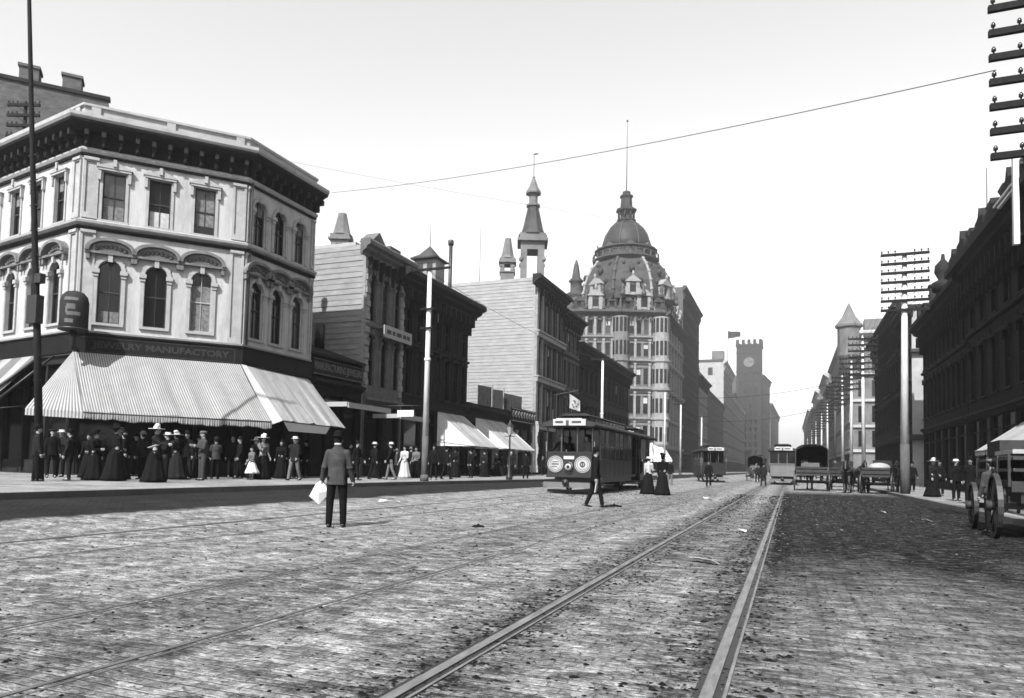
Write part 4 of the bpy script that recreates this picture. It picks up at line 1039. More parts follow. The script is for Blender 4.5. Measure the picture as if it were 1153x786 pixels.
# ---- right side of the street (frames run the other way so the fronts face the street)
def rb_(name, label, y0, y1, zt, wall, trim, floors, nw, w, **k): return building(name, label, (XR, y1), (XR, y0), k.pop('dep', 12), zt, wall, trim, floors, nw, w, **k)
rb_('near_right_building', 'very dark building at the right edge with a crested cornice over the shop awning', 22, 52, 14.4, 'dark_front', 'ornate_dark', [(5.8, 3.0, 'pediment'), (10.2, 2.9, 'pediment')], 12, 1.0, corn=(1.2, 1.1, 1.0), shop=5.0, seed=31, blinds=.12, sash='ornate_dark', side='brick_dark')
q = MB(); T = Frame((XR, 52), (XR, 22))
for k, (u, e) in enumerate(((.2, 1.1), (2.6, 1.5), (5.4, .8), (7.2, 1.3), (9.6, 1.0), (12.6, 1.4), (15.4, 1.2), (18.5, 1.8), (22, 1.3), (26, 1.6))):
    q.prism([(u - 1.1, 14.4), (u + 1.1, 14.4), (u + .9, 14.5 + e * .5), (u + .25, 14.5 + e * .6), (u, 14.5 + e), (u - .25, 14.5 + e * .6), (u - .9, 14.5 + e * .5)], -.3, .9, T=lambda a, z, v: T(a, v, z)); q.lathe(T(u + 1.4, .6, 14.4), [(.35, 0), (.35, .5), (.15, .6), (.3, .9), (.1, 1.3)], 8)
o = part('crest', q, M['ornate_dark'], bpy.data.objects['near_right_building'])
rb_('long_right_building', 'long very dark block with a plain sloping roofline on the right side of the street', 52.2, 68.3, 13.7, 'dark_front', 'ornate_dark', [(5.8, 2.9, 'seg'), (9.9, 2.7, 'seg')], 10, .9, corn=(1.0, 1.0, 1.0), shop=5.0, seed=32, blinds=.12, sash='ornate_dark', side='brick_dark')
q = MB(); q.lathe((XR - .6, 56.2, 13.9), [(.7, 0), (.7, .6), (.3, .8), (.55, 1.3), (.5, 1.8), (.15, 2.2), (.1, 2.6)], 8); part('finial', q, M['ornate_dark'], bpy.data.objects['long_right_building'])
for y, hh, w in ((58.5, .9, .5), (61.3, 1.5, .3), (64.5, .7, .8), (67.0, 1.1, .3)):
    q = MB(); q.box(XR - .6, XR + .9, y - w, y + w, 13.7, 13.9 + hh); q.box(XR - .68, XR + .98, y - w - .08, y + w + .08, 13.9 + hh, 14.05 + hh); part('chimney', q, M['brick_dark'], bpy.data.objects['long_right_building'])
rb_('pale_end_building', 'building with a pale end wall facing the camera just past the long dark block', 74.3, 80.5, 16.6, 'dark_front', 'ornate_dark', [(6.0, 2.9, 'flat'), (10.2, 2.7, 'flat')], 3, .9, corn=(1.0, 1.0, 1.0), shop=5.0, seed=33, side='pale_wall', dep=10)
q = MB(); S = Frame((XR, 74.3), (XR + 10, 74.3))
for u in (1.0, 3.2):
    for z in (5.5, 9.5): q.box(u, u + .9, .01, .06, z, z + 2.2, T=S)
q.box(-.1, 10, .01, .5, 12.4, 12.7, T=S); q.box(-.3, 1.8, .01, .7, 4.3, 4.8, T=S); part('end_window', q, M['sash'], bpy.data.objects['pale_end_building'])
rb_('dark_right_block', 'dark block between the pale end wall and the turreted building on the right', 80.7, 105, 18.3, 'dark_front', 'ornate_dark', [(6.0, 2.9, 'flat'), (10.2, 2.8, 'flat'), (14, 2.2, 'flat')], 12, 1.0, corn=(1.1, 1.0, 1.2), shop=5.0, seed=34, blinds=.1, sash='ornate_dark', side='brick_dark')
r, T = rb_('turreted_building', 'pale building with a pointed corner turret far down the right side', 146.5, 200, 27.5, 'stone', 'stone_light', [(6 + 5 * k, 3, 'flat') for k in range(4)], 16, 1.2, corn=(1.4, 1.4, 1.6), shop=5.2, seed=35, side='stone', dep=16)
S = Frame((XR, 146.5), (XR + 16, 146.5)); q = MB(); g = MB()
for k in range(6):
    for z in (6, 10.6, 15.4, 20.2): g.box(1.9 + k * 2.3 - .55, 1.9 + k * 2.3 + .55, .01, .05, z, z + 3, T=S)
for z in (5, 9.6, 14.4, 19.2, 24.4): q.box(0, 16, .01, .4, z, z + .5, T=S)
part('end_window', g, M['glass'], r); part('string_course', q, M['stone_light'], r)
cornice(r, S, 0, 16, 26.1, 1.5, 1.4, (M['stone_light'], M['stone']), 1.6)
q = MB(); q.lathe((XR - .2, 146.2, 0), [(.4, 20), (2.0, 23), (2.0, 28.2), (2.4, 28.4), (2.4, 28.8), (1.2, 30.4), (.1, 33)], 10, smooth=False); part('turret', q, M['stone'], r)
q = MB(); q.box(2.5, 6, -3, -.5, 27.5, 30, T=S); q.box(9, 13, -3, -.5, 27.5, 29.5, T=S); part('chimney', q, M['stone'], r)
for i, (y0, y1, zt_, wl, lab) in enumerate(((200.5, 226, 24, 'brick', 'mid-grey block just beyond the turreted building on the right'), (226.5, 262, 30, 'stone', 'taller pale block, second beyond the turreted building on the right'),
      (263, 300, 25.5, 'brick', 'third block beyond the turreted building, lower and darker'), (301, 350, 33, 'stone', 'fourth block beyond the turreted building, tall and hazy'), (351, 430, 30, 'stone', 'hazy block near the far end of the right side'), (431, 620, 36, 'stone', 'faintest hazy block at the far end of the right side of the street'))):
    rb_('far_right_block', lab, y0, y1, zt_, wl, 'stone_light' if i % 2 else 'stone', [(6 + 4.8 * k, 2.9, 'flat' if i < 3 else 'plain') for k in range(int((zt_ - 8) / 4.8))], (8, 10, 10, 12, 14, 16)[i], 1.5, corn=(1.4, 1.5, 2.4), shop=5.2 if i < 3 else 0, seed=36 + i, side='stone' if i % 2 else 'brick', zb=0, mid=i < 3, group='hazy blocks down the right side')
    q = MB(); 
    for k in range(2): 
        yy = y0 + 3 + k * (y1 - y0) * .5; q.box(XR + .5, XR + 2.5, yy, yy + 2.5, zt_, zt_ + 1.5 + k); 
        if k: q.box(XR + .3, XR + 2.7, yy - .2, yy + 2.7, zt_ + 1.5 + k, zt_ + 1.8 + k)
        part('chimney', q, M['brick'], [o for o in bpy.data.objects if o.get('label') == lab][0]); q = MB()
q = MB(); q.tube([(XR + 1.0, 51.5, 14), (XR + 1.0, 51.5, 20.5)], [.06, .025], 5); single('roof_mast', q, M['wood_mid'], 'thin flag mast on the near right building beside its crested cornice', 'mast')

# unseen block added right of the camera to block sky light and deepen shade
rb_('unseen_shade_block', 'tall unseen block added right of the camera to block sky light', -14, 21.6, 19.0, 'dark_front', 'ornate_dark', [(5.8, 3.0, 'flat'), (10.2, 2.9, 'flat'), (14.4, 2.4, 'flat')], 9, 1.0, corn=(1.1, 1.2, 1.5), shop=5.0, seed=41, blinds=.1, sash='ornate_dark', side='brick_dark')
# ------------------------------------------------------------------ awnings
def awning(name, label, tl, tr, bl, br, mats, n=24, sag=.12, valance=.28, left_flap=True, right_flap=True, group=None, scallop=True, wide=None, frame=True, cheek=None):
    """tl,tr on the wall, bl,br the outer lower edge; stripes run from wall to edge"""
    tl, tr, bl, br = map(Vector, (tl, tr, bl, br)); c0 = (tl + tr) / 2; r = thing(name, label, 'awning', tuple(c0), 0, group)
    def S(a, b, off=0.0):
        p = (tl.lerp(tr, a)).lerp(bl.lerp(br, a), b); s = sag * math.sin(math.pi * b) * (.55 + .45 * math.cos(a * 37))
        wv = b * (.022 * math.sin(a * 43 + 1) + .03 * math.sin(a * 17.3) + .012 * math.sin(a * 97)) + .02 * math.sin(a * 29 + b * 5) * math.sin(math.pi * b)
        return (p.x, p.y, p.z - s + off + wv)
    m_ = MB(); k = 6
    for i in range(n):
        mi = (i % 2) if wide is None else (1 if (i * wide) % 1 > .6 else 0)
        for j in range(k):
            a0, a1, b0, b1 = i / n, (i + 1) / n, j / k, (j + 1) / k
            m_.add([S(a0, b0), S(a1, b0), S(a1, b1), S(a0, b1)], [(0, 1, 2, 3)], mi, True); m_.add([S(a0, b0, -.012), S(a1, b0, -.012), S(a1, b1, -.012), S(a0, b1, -.012)], [(3, 2, 1, 0)], mi, True)
    part('canvas', m_, mats, r)
    if valance:
        v = MB()
        for i in range(n):
            a0, a1 = i / n, (i + 1) / n; p, q = Vector(S(a0, 1)), Vector(S(a1, 1)); mid = (p + q) / 2; w = Vector((random.uniform(-.015, .015), random.uniform(-.015, .015), 0))
            d = valance * (1 if not scallop else .82)
            v.add([tuple(p), tuple(q), tuple(q + w - Vector((0, 0, d))), tuple(mid + w - Vector((0, 0, valance * 1.05))), tuple(p + w - Vector((0, 0, d)))], [(0, 1, 2, 3, 4)], (i % 2) if wide is None else 0)
        part('valance', v, mats, r)
    for fl, t_, b_ in ((left_flap, tl, bl), (right_flap, tr, br)):
        if fl:
            f = MB(); w_ = Vector((t_.x, t_.y, b_.z)); f.add([tuple(t_), tuple(b_), tuple(w_)], [(0, 1, 2)]); part('side_flap', f, cheek or mats[0], r)
    if frame:
        f = MB(); f.tube([tuple(bl + Vector((0, 0, -.03))), tuple(br + Vector((0, 0, -.03)))], .025, 5)
        for t_, b_ in ((tl, bl), (tr, br)): f.tube([tuple(Vector((t_.x, t_.y, b_.z + .3))), tuple(b_)], .02, 5)
        part('awning_frame', f, M['iron'], r)
    return r
cs = [M['canvas'], M['stripe']]
def off(p, n, d): return (p[0] + n[0] * d, p[1] + n[1] * d)
nn = FT[1].n; n0 = FT[0].n
a1b = off(A, nn, 3.0); b1b = off(B, nn, 3.0)
dch = FT[1].d
blx = (a1b[0] + dch.x * .75, a1b[1] + dch.y * .75); brx = (b1b[0] + dch.x * 1.1, b1b[1] + dch.y * 1.1)
aw1 = awning('corner_awning', 'wide finely striped awning with a fringed valance on the front of the white corner building', (*off(A, nn, .28), 5.62), (*off(B, nn, .28), 5.62), (*blx, 2.95), (*brx, 2.9), cs, n=150, sag=.1, valance=.3, left_flap=False, right_flap=False)
# striped hip that turns the corner to the left
hp = MB(); top = Vector((*off(A, nn, .28), 5.6)); pr = Vector((*blx, 2.95)); pl_ = Vector((*off(A, n0, 1.75), 3.1)); pl_ = pl_ + Vector((-.1, .1, 0))
N_ = 34
for i in range(N_):
    a0, a1 = i / N_, (i + 1) / N_; p = pl_.lerp(pr, a0); q = pl_.lerp(pr, a1)
    hp.add([tuple(top), tuple(p), tuple(q)], [(0, 1, 2)], i % 2)
    hp.add([tuple(p), tuple(q), tuple(q - Vector((0, 0, .27))), tuple(p - Vector((0, 0, .27)))], [(0, 1, 2, 3)], i % 2)
part('striped_hip', hp, cs, aw1)
# plain part on the left front
L0 = Frame(Lf, A)
def LP(uu, v, z): return L0(L0.L - uu, v, z)
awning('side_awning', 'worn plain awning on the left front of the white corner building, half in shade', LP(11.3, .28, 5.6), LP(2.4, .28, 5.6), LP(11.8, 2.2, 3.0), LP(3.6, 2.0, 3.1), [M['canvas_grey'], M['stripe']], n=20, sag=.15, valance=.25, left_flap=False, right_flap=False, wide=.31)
g = MB(); g.tube([LP(2.2, .3, 5.5), LP(4.2, 2.3, 2.9)], .07, 6); g.tube([LP(.9, .3, 5.5), LP(2.2, 2.2, 3.1)], .05, 6)
single('awning_arm', g, M['iron'], 'dark diagonal awning arms between the striped hip and the plain side awning', 'awning arm')
awning('broad_awning', 'broad plain pale awning on the right front of the white corner building', (XL + .25, 26.3, 5.6), (XL + .25, 31.0, 5.5), (-21.3, 26.0, 3.0), (-21.3, 30.9, 2.95), [M['canvas'], M['canvas_grey']], n=26, sag=.06, valance=.0, right_flap=False, wide=.19)
# its loose pale left cheek
ck = MB(); ck.add([(XL + .25, 26.3, 5.62), (-21.3, 26.0, 3.0), (*brx, 2.75), (*off(B, nn, .4), 5.62)], [(0, 1, 2, 3)]); ck.add([(-21.3, 26.05, 2.98), (-21.3, 29.6, 2.96), (-21.35, 29.3, 2.55), (-21.35, 26.5, 2.55)], [(0, 1, 2, 3)])
part('side_flap', ck, M['white'], bpy.data.objects['broad_awning'])
for k, (y0, y1, lab) in enumerate(((45.9, 50.2, 'nearer of the two plain awnings on the low dark shops, with a white triangular side'), (52.6, 58.6, 'farther of the two plain awnings on the low dark shops, beside the scroll sign'))):
    awning('plain_awning', lab, (XL + .2, y0, 5.0), (XL + .2, y1, 5.0), (-20.7, y0 - .1, 2.5), (-20.7, y1 - .1, 2.5), [M['canvas'], M['canvas_grey']], n=12, sag=.1, valance=.12, group='plain awnings on the low shops', wide=.23, cheek=M['white'])
awning('hotel_awning', 'white awning at the foot of the domed hotel', (-31.0, 141.6, 6.3), (-24.2, 145.0, 6.3), (-29.9, 138.4, 3.0), (-21.6, 142.0, 3.0), [M['white'], M['canvas']], n=14, valance=.5, wide=.3)
awning('right_awning', 'pale awning over the shop at the right edge behind the wagon', (XR - .1, 39.2, 3.95), (XR - .1, 24, 3.95), (8.0, 38.6, 2.3), (8.0, 24, 2.3), [M['canvas'], M['canvas_grey']], n=30, valance=.25, wide=.17)
# flat pale canopies over shop doors beyond the broad awning
for y0, y1, x, z, lab in ((31.9, 36.2, -21.9, 4.35, 'thin pale flat canopy over the low jewelry shop'), (37.2, 40.8, -21.8, 4.1, 'thin pale flat canopy over the ornate grey house door')):
    q = MB(); q.add([(XL, y0, z + .3), (XL, y1, z + .3), (x, y1, z), (x, y0, z), (XL, y0, z + .2), (XL, y1, z + .2), (x, y1, z - .1), (x, y0, z - .1)], [(0, 1, 2, 3), (4, 5, 6, 7), (2, 3, 7, 6), (0, 3, 7, 4), (1, 2, 6, 5)])
    o = single('door_canopy', q, M['ornate_dark'], lab, 'canopy', 'flat canopies over shop doors'); e = MB(); e.box(x - .02, x + .05, y0, y1, z - .26, z + .03); e.box(XL + .3, x - .02, y0 - .06, y0 - .01, z - .2, z + .05); part('canopy_edge', e, M['canvas'], o)
# small hanging white sign
t = thing('hanging_sign', 'small white signboard hung out over the pavement beside the white street pole', 'sign', (-21.5, 36.8, 3.9)); q = MB(); q.box(-21.75, -20.65, 36.75, 36.82, 3.95, 4.33); part('board', q, M['white'], t)
q = MB(); q.tube([(-24, 36.8, 4.6), (-20.3, 36.8, 4.6)], .03, 5); q.tube([(-21.6, 36.8, 4.6), (-21.6, 36.8, 4.33)], .015, 4); q.tube([(-20.8, 36.8, 4.6), (-20.8, 36.8, 4.33)], .015, 4); part('bracket', q, M['iron'], t)

# round topped advertising drum at the building corner
bx, by = -27.55, 20.45
t = thing('drum_sign', 'dark round-topped drum sign with pale painted bands mounted in front of the white building corner', 'sign', (bx, by, 5.5))
q = MB(); q.lathe((bx, by, 0), [(.50, 6.45), (.53, 6.5), (.53, 7.55), (.47, 7.78), (.33, 7.95), (.1, 8.02)], 24); part('drum', q, M['brick_dark'], t)
q = MB(); TT = lambda a, r, z: (bx + r * math.cos(a), by + r * math.sin(a), z)
ca = math.atan2(-1, .9)
for z0, z1, a0, a1 in ((7.55, 7.68, -.55, .45), (7.18, 7.4, -.35, .25), (6.93, 7.08, -.35, .6), (6.62, 6.78, -.45, .15), (7.02, 7.3, -.42, -.28)):
    n = 8
    for k in range(n):
        b0, b1 = ca + a0 + (a1 - a0) * k / n, ca + a0 + (a1 - a0) * (k + 1) / n; q.quad(TT(b0, .537, z0), TT(b1, .537, z0), TT(b1, .537 if z1 < 7.56 else .5, z1), TT(b0, .537 if z1 < 7.56 else .5, z1))
part('painted_band', q, M['mid_wool'], t)
q = MB(); q.lathe((bx, by, 0), [(.56, 6.38), (.56, 6.46), (.1, 6.47)], 20); q.tube([(bx, by, 5.55), (bx, by, 6.4)], [.09, .14], 8); q.tube([(bx, by, 5.75), (-28.3, 21.2, 5.75)], .05, 6); part('bracket', q, M['iron'], t)

# ------------------------------------------------------------------ poles
def telegraph_pole(x, y, z, h, arms, half, label, r0=.2, r1=.1, mt='wood_white', base=2.6, group='telegraph poles along the right kerb', step=.54, lean=(0, 0), ins=True, rot=0):
    t = thing('telegraph_pole', label, 'pole', (x, y, z), rot, group)
    q = MB(); q.tube([(0, 0, -.1), (0, 0, base)], [r0, r0 * .93], 12); lpart('pole_base', q, M['wood_mid'], t)
    q = MB(); q.tube([(0, 0, base), (lean[0], lean[1], h)], [r0 * .9, r1], 12); q.lathe((lean[0], lean[1], h), [(r1, 0), (.02, .15)], 10); lpart('shaft', q, M[mt], t)
    for k in range(arms):
        za = h - .15 - k * step; q = MB(); lx = lean[0] * za / h
        q.box(lx - half, lx + half, -r1 - .12, -r1 - .01, za - .07, za + .07)
        q.tube([(lx - half * .5, -r1 - .03, za - .03), (lx, -r1 * .8, za - .32)], .012, 4); q.tube([(lx + half * .5, -r1 - .03, za - .03), (lx, -r1 * .8, za - .32)], .012, 4)
        a = lpart('crossarm', q, M['wood_dark'], t)
        if ins:
            q = MB()
            for s in (-.95, -.68, -.4, .4, .68, .95): q.lathe((lx + half * s, -r1 - .065, za + .07), [(.018, 0), (.018, .06), (.045, .07), (.045, .13), (.02, .17)], 6)
            lpart('insulator_row', q, M['insulator'], a)
    return t
RP = [(5.75, 17.6, 11.3, 1.75, 'telegraph pole at the right edge whose dark crossarms reach into the sky'),
      (5.65, 42.5, 12.9, 1.15, 'tall white telegraph pole with ladder-like crossarms standing on the right kerb'),
      (5.6, 64.5, 12.2, 1.1, 'second white telegraph pole beyond the tall one on the right kerb'),
      (5.6, 77, 12.4, 1.1, 'third telegraph pole beyond the tall white one on the right kerb'),
      (5.6, 89, 12.0, 1.1, 'fourth telegraph pole beyond the tall white one on the right kerb'),
      (5.6, 104, 12.6, 1.1, 'fifth telegraph pole beyond the tall white one on the right kerb'),
      (5.6, 124, 12.3, 1.1, 'sixth telegraph pole beyond the tall white one on the right kerb'),
      (5.6, 148, 12.5, 1.1, 'seventh telegraph pole beyond the tall white one on the right kerb'),
      (5.6, 178, 12.5, 1.1, 'eighth telegraph pole in the hazy row on the right kerb'),
      (5.6, 215, 12.5, 1.1, 'ninth telegraph pole in the hazy row on the right kerb'),
      (5.6, 262, 12.5, 1.1, 'farthest telegraph pole in the hazy row on the right kerb')]
for i, (x, y, h, half, lab) in enumerate(RP):
    telegraph_pole(x, y, .14, h - (.0 if i else .1), 7, half, lab, r0=.24 if i < 2 else .18, r1=.12 if i < 2 else .09, step=.54 if i == 0 else .5, mt='wood_white' if i != 5 else 'wood_mid', ins=i < 6, lean=(.05, 0) if i % 2 else (-.04, 0))
LPz = [(-15.8, 29.3, 10.0, 'tall white street pole standing on the left kerb in front of the dark building', .155), (-15.8, 62.5, 10.7, 'second white street pole on the left kerb, rising behind the tram', .16), (-15.8, 97, 11.4, 'third street pole on the left kerb in front of the domed hotel', .16), (-15.8, 112, 11.0, 'fourth street pole on the left kerb beside the hotel shops', .16), (-15.8, 140, 11.0, 'fifth street pole on the left kerb, far off in the haze', .16)]
for i, (x, y, h, lab, r0) in enumerate(LPz):
    z = walk_z(y); t = thing('street_pole', lab, 'pole', (x, y, z), 0, 'white street poles along the left kerb')
    q = MB(); q.tube([(0, 0, -.1), (0, 0, 2.1)], [r0, r0 * .95], 12); q.lathe((0, 0, 0), [(r0 * 1.3, 0), (r0 * 1.3, .2), (r0, .3)], 12); lpart('pole_base', q, M['wood_mid'], t)
    q = MB(); q.tube([(0, 0, 2.1), (0, 0, h)], [r0 * .9, r0 * .62], 12); q.lathe((0, 0, 5.6), [(r0 * .85, 0), (r0, .03), (r0, .12), (r0 * .85, .15)], 12); lpart('shaft', q, M['wood_white'], t)
    q = MB(); q.box(-1.1, 1.1, -.16, -.06, h - .12, h - .02); lpart('crossarm', q, M['wood_dark'], t)
    if i == 0:
        for z_ in (h - 2.0, h - 2.9):
            q = MB(); q.box(-.35, .35, -.2, -.1, z_, z_ + .08); lpart('crossarm', q, M['wood_dark'], t)
# thin dark pole on the left
t = thing('dark_pole', 'thin dark pole rising out of the picture at far left before the white building', 'pole', (-22.41, 15.78, .4)); q = MB(); q.tube([(0, 0, -.1), (-.08, -.29, 4.58), (-.24, -.72, 11.1), (-.32, -1.0, 15.4), (-.36, -1.1, 17.5)], [.13, .11, .075, .06, .055], 10); lpart('shaft', q, M['wood_dark'], t)
q = MB(); q.box(-.3, .16, -.55, -.3, 5.0, 5.9); lpart('fuse_box', q, M['iron'], t); q = MB(); q.box(-.25, .2, -.5, -.32, 6.3, 6.6); lpart('fuse_box', q, M['iron'], t)
for k in range(12):
    q = MB(); z_ = 1.6 + k * .8; q.box(-.2 - z_ * .02, .16 - z_ * .02, -.02 - z_ * .064, .02 - z_ * .064, z_, z_ + .03); lpart('step', q, M['iron'], t)
telegraph_pole(-37.3, 24.4, 15.7, 3.9, 4, .85, 'short dark telegraph frame on the roof at the left edge, before the brick building', mt='wood_dark', group='roof telegraph frame', step=.55, rot=R(21), r0=.12, r1=.08, base=.5)
t = thing('sign_frame', 'white-painted upright and crossbars fixed high on the dark building at the right edge', 'sign frame', (9.3, 36.9, 11.4)); q = MB(); q.box(9.2, 9.42, 36.7, 36.95, 11.4, 15.6); part('upright', q, M['white'], t)
for z_, y1_ in ((14.2, 40.2), (13.9, 39.4)):
    q = MB(); q.box(9.22, 9.34, 36.96, y1_, z_, z_ + .1); part('crossbar', q, M['wood_white'], t)
q = MB(); q.box(9.43, 10.6, 36.75, 36.85, 11.8, 11.9); q.box(9.43, 10.6, 36.75, 36.85, 15.0, 15.1); part('bracket', q, M['iron'], t)
# lamp post
t = thing('street_lamp', 'short iron street lamp on the left kerb in front of the plain awnings', 'street lamp', (-15.8, 40.0, walk_z(40))); q = MB(); q.lathe((0, 0, 0), [(.2, 0), (.2, .15), (.12, .3), (.09, .9), (.06, 1.0), (.045, 2.6), (.09, 2.65), (.03, 2.75)], 10); lpart('post', q, M['iron'], t)
q = MB(); q.lathe((0, 0, 2.7), [(.1, 0), (.24, .5), (.24, .52)], 6, smooth=False); lpart('lantern_glass', q, M['canvas_grey'], t); q = MB(); q.lathe((0, 0, 3.22), [(.28, 0), (.1, .18), (.05, .3), (.01, .4)], 6, smooth=False); q.box(-.35, .35, -.02, .02, 2.6, 2.64)
lpart('lantern_cap', q, M['iron'], t)
t = thing('street_lamp', 'short iron street lamp at the left kerb under the striped awning edge', 'street lamp', (-15.9, 14.0, walk_z(14)))
bpy.data.objects.remove(t)

# ------------------------------------------------------------------ overhead wires
def wire(pts, label, r=.011, sag=.3, group='overhead wires'):
    q = MB()
    for a, b in zip(pts[:-1], pts[1:]):
        a = Vector(a); b = Vector(b); n = 14; q.tube([tuple(a.lerp(b, k / n) - Vector((0, 0, sag * 4 * (k / n) * (1 - k / n)))) for k in range(n + 1)], r, 4)
    single('overhead_wire', q, M['wire'], label, 'wire', group)
wire([(-22.9, 31.2, 15.6), (4.1, 17.45, 9.85)], 'long wire slung from the corner building cornice across the sky to the right pole', .012, .35)
wire([(-15.8, 29.3, 10.2), (-15.8, 62.5, 10.9), (-15.8, 97, 11.6)], 'wire running between the tops of the white left street poles', .012, .5)
wire([(-37.3, 24.3, 19.4), (4.0, 42.3, 12.9)], 'thin wire crossing high over the street to the tall white pole', .006, .5)
wire([(-15.8, 97, 11.0), (5.6, 89, 11.6)], 'far span wire hanging across the street end from the hotel side', .03, .9)
wire([(-15.8, 140, 10.6), (5.6, 124, 11.6)], 'farthest span wire across the street end', .03, 1.0)
for k in range(7):
    xo = (-1, -.7, -.4, .4, .7, 1)[k % 6]
    ys = [42.5, 64.5, 77, 89, 104, 124, 148]
    za = 12.9 - .15 - .5 * k + .3
    wire([(5.65 + xo, y, za + .15 - (0 if y == 42.5 else .5)) for y in ys], 'telegraph wire on crossarm row %s of the right kerb poles' % ('one', 'two', 'three', 'four', 'five', 'six', 'seven')[k], .008, .25, 'telegraph wires along the right poles')

# ------------------------------------------------------------------ vehicles
def wheel(parent, x, y, z, r, ax, w=.06, spokes=12, name='wheel'):
    q = MB(); a = Vector(ax).normalized(); c = Vector((x, y, z)); q.ring(c - a * w / 2, a, r, .06, w, 28)
    up = Vector((0, 0, 1)); s = a.cross(up).normalized()
    for k in range(spokes):
        t = 2 * math.pi * k / spokes; d = up * math.cos(t) + s * math.sin(t); q.tube([tuple(c + d * .08), tuple(c + d * (r - .05))], .02, 5)
    q.tube([tuple(c - a * .14), tuple(c + a * .14)], [.10, .07], 10)
    return lpart(name, q, M['iron'] if r < .45 else M['wagon_paint'], parent)

def tram(name, label, x, y, z, L=11.5, W=2.1, pale='tram_mid', front=True, signs=True, grp='trams in the street'):
    t = thing(name, label, 'tram', (x, y, z), 0, grp); w = W / 2; m_ = M
    # front faces -y, body runs +y ; floor .75, belt 1.65, roof 3.1
    q = MB(); q.box(-w * .9, w * .9, .9, L - .9, .5, .72); q.box(-w, w, .35, L - .35, .72, .84); lpart('floor_frame', q, m_['tram_dark'], t)
    q = MB(); q.box(-w, w, 0, .07, .72, 1.78); q.box(-w * 1.03, w * 1.03, -.04, .1, 1.78, 1.85); q.box(-w, w, -.02, 0, .74, .8); q.box(-w, w, -.02, 0, 1.66, 1.7); da = lpart('dash_panel', q, m_[pale], t)
    if signs:
        for sx in (-.62, .62):
            q = MB(); q.lathe((0, 0, 0), [(.0, 0)] * 2, 4) if False else None
            q.tube([(sx, -.02, 1.3), (sx, -.05, 1.3)], [.36, .36], 28, smooth=False); o = lpart('round_sign', q, m_['tram_pale'], da)
            q = MB(); q.ring((sx, -.05, 1.3), (0, -1, 0), .33, .03, .01, 28); q.ring((sx, -.05, 1.3), (0, -1, 0), .25, .02, .008, 28)
            if sx < 0: q.box(sx - .17, sx + .17, -.06, -.05, 1.27, 1.33); q.box(sx - .12, sx + .16, -.06, -.05, 1.38, 1.42); q.box(sx - .17, sx + .1, -.06, -.05, 1.17, 1.21)
            else: q.ring((sx, -.05, 1.3), (0, -1, 0), .13, .06, .01, 16); q.box(sx - .03, sx + .03, -.06, -.05, 1.22, 1.4)
            lpart('sign_marks', q, m_['tram_mid'], o)
        q = MB(); q.tube([(0, .0, 1.2), (0, -.16, 1.2)], [.2, .17], 18); lpart('headlight', q, m_['tram_pale'], t); q = MB(); q.ring((0, -.165, 1.2), (0, -1, 0), .19, .04, .02, 18); q.tube([(0, -.15, 1.2), (0, -.18, 1.2)], .07, 10); lpart('headlight_rim', q, m_['iron'], t)
        q = MB(); q.box(-.24, .24, -.05, -.02, 1.52, 1.66); lpart('number_plate', q, m_['tram_pale'], da)
    q = MB(); q.box(-w * .95, w * .95, -.3, .15, .42, .5); q.box(-w * 1.0, w * 1.0, -.38, -.3, .3, .52); lpart('fender', q, m_['stone'], t)
    q = MB(); q.box(-.12, .12, -.55, -.2, .45, .62); q.tube([(0, -.6, .52), (0, -.5, .52)], .14, 10); lpart('coupling', q, m_['iron'], t)
    q = MB(); q.box(-w * .9, -w * .3, -.1, .3, .08, .14); q.box(-w * .92, w * .92, -.05, .02, .1, .2); lpart('lifeguard', q, m_['iron'], t)
    # posts and windows
    ys = [.04, 1.3] + [1.3 + (L - 2.6) * k / 7 for k in range(1, 8)] + [L - .04]
    q = MB()
    for yy in ys:
        for sx in (-1, 1): q.box(sx * w - .04 if sx > 0 else -w, sx * w if sx > 0 else -w + .04, yy - .04, yy + .04, .84, 3.0)
    for xx in (-.36, .36): q.box(xx - .03, xx + .03, .0, .06, 1.85, 3.0)
    q.box(-w, w, 0, .07, 2.92, 3.0); lpart('post_row', q, m_['tram_mid'], t)
    q = MB()
    for sx in (-1, 1):
        x0, x1 = sorted((sx * w * .99, sx * (w * .99 - .04))); q.box(x0, x1, 1.35, L - 1.35, .85, 1.5); q.box(x0 - .01, x1 + .01, 1.35, L - 1.35, 1.5, 1.56); q.box(x0 - .012, x1 + .012, 1.4, L - 1.4, 1.12, 1.16)
    lpart('side_panel', q, m_[pale], t)
    for k in range(1, 8):
        for sx in (-1, 1):
            q = MB(); x0, x1 = sorted((sx * (w - .02), sx * (w - .035))); y0, y1 = ys[k] + .05, ys[k + 1] - .05
            q.box(x0, x1, y0, y1, 1.58, 2.9); o = lpart('window', q, m_['glass'], t)
            q = MB(); q.box(sx * (w - .01) - .015, sx * (w - .01) + .015, y0, y1, 2.2, 2.25); 
            if (k % 3) == 0: q.box(x0 - .004, x1 + .004, y0 + .03, y1 - .03, 2.2, 2.88)
            lpart('window_blind', q, m_['curtain'], o)
    for xx0, xx1 in ((-w + .06, -.4), (-.32, .32), (.4, w - .06)):
        q = MB(); q.box(xx0, xx1, 1.25, 1.28, .86, 2.9); lpart('bulkhead_window', q, m_['glass'], t)
    q = MB(); q.box(-w + .1, w - .1, .5, 1.0, .84, 1.22); q.tube([(-.2, .4, .84), (-.25, .38, 1.95)], .025, 6); lpart('bench', q, m_['wood_mid'], t)
    # roof: bowed main roof and clerestory
    q = MB(); n = 8; pr = [(-(w + .15) * math.cos(math.pi * k / n), 3.02 + .26 * math.sin(math.pi * k / n)) for k in range(n + 1)]
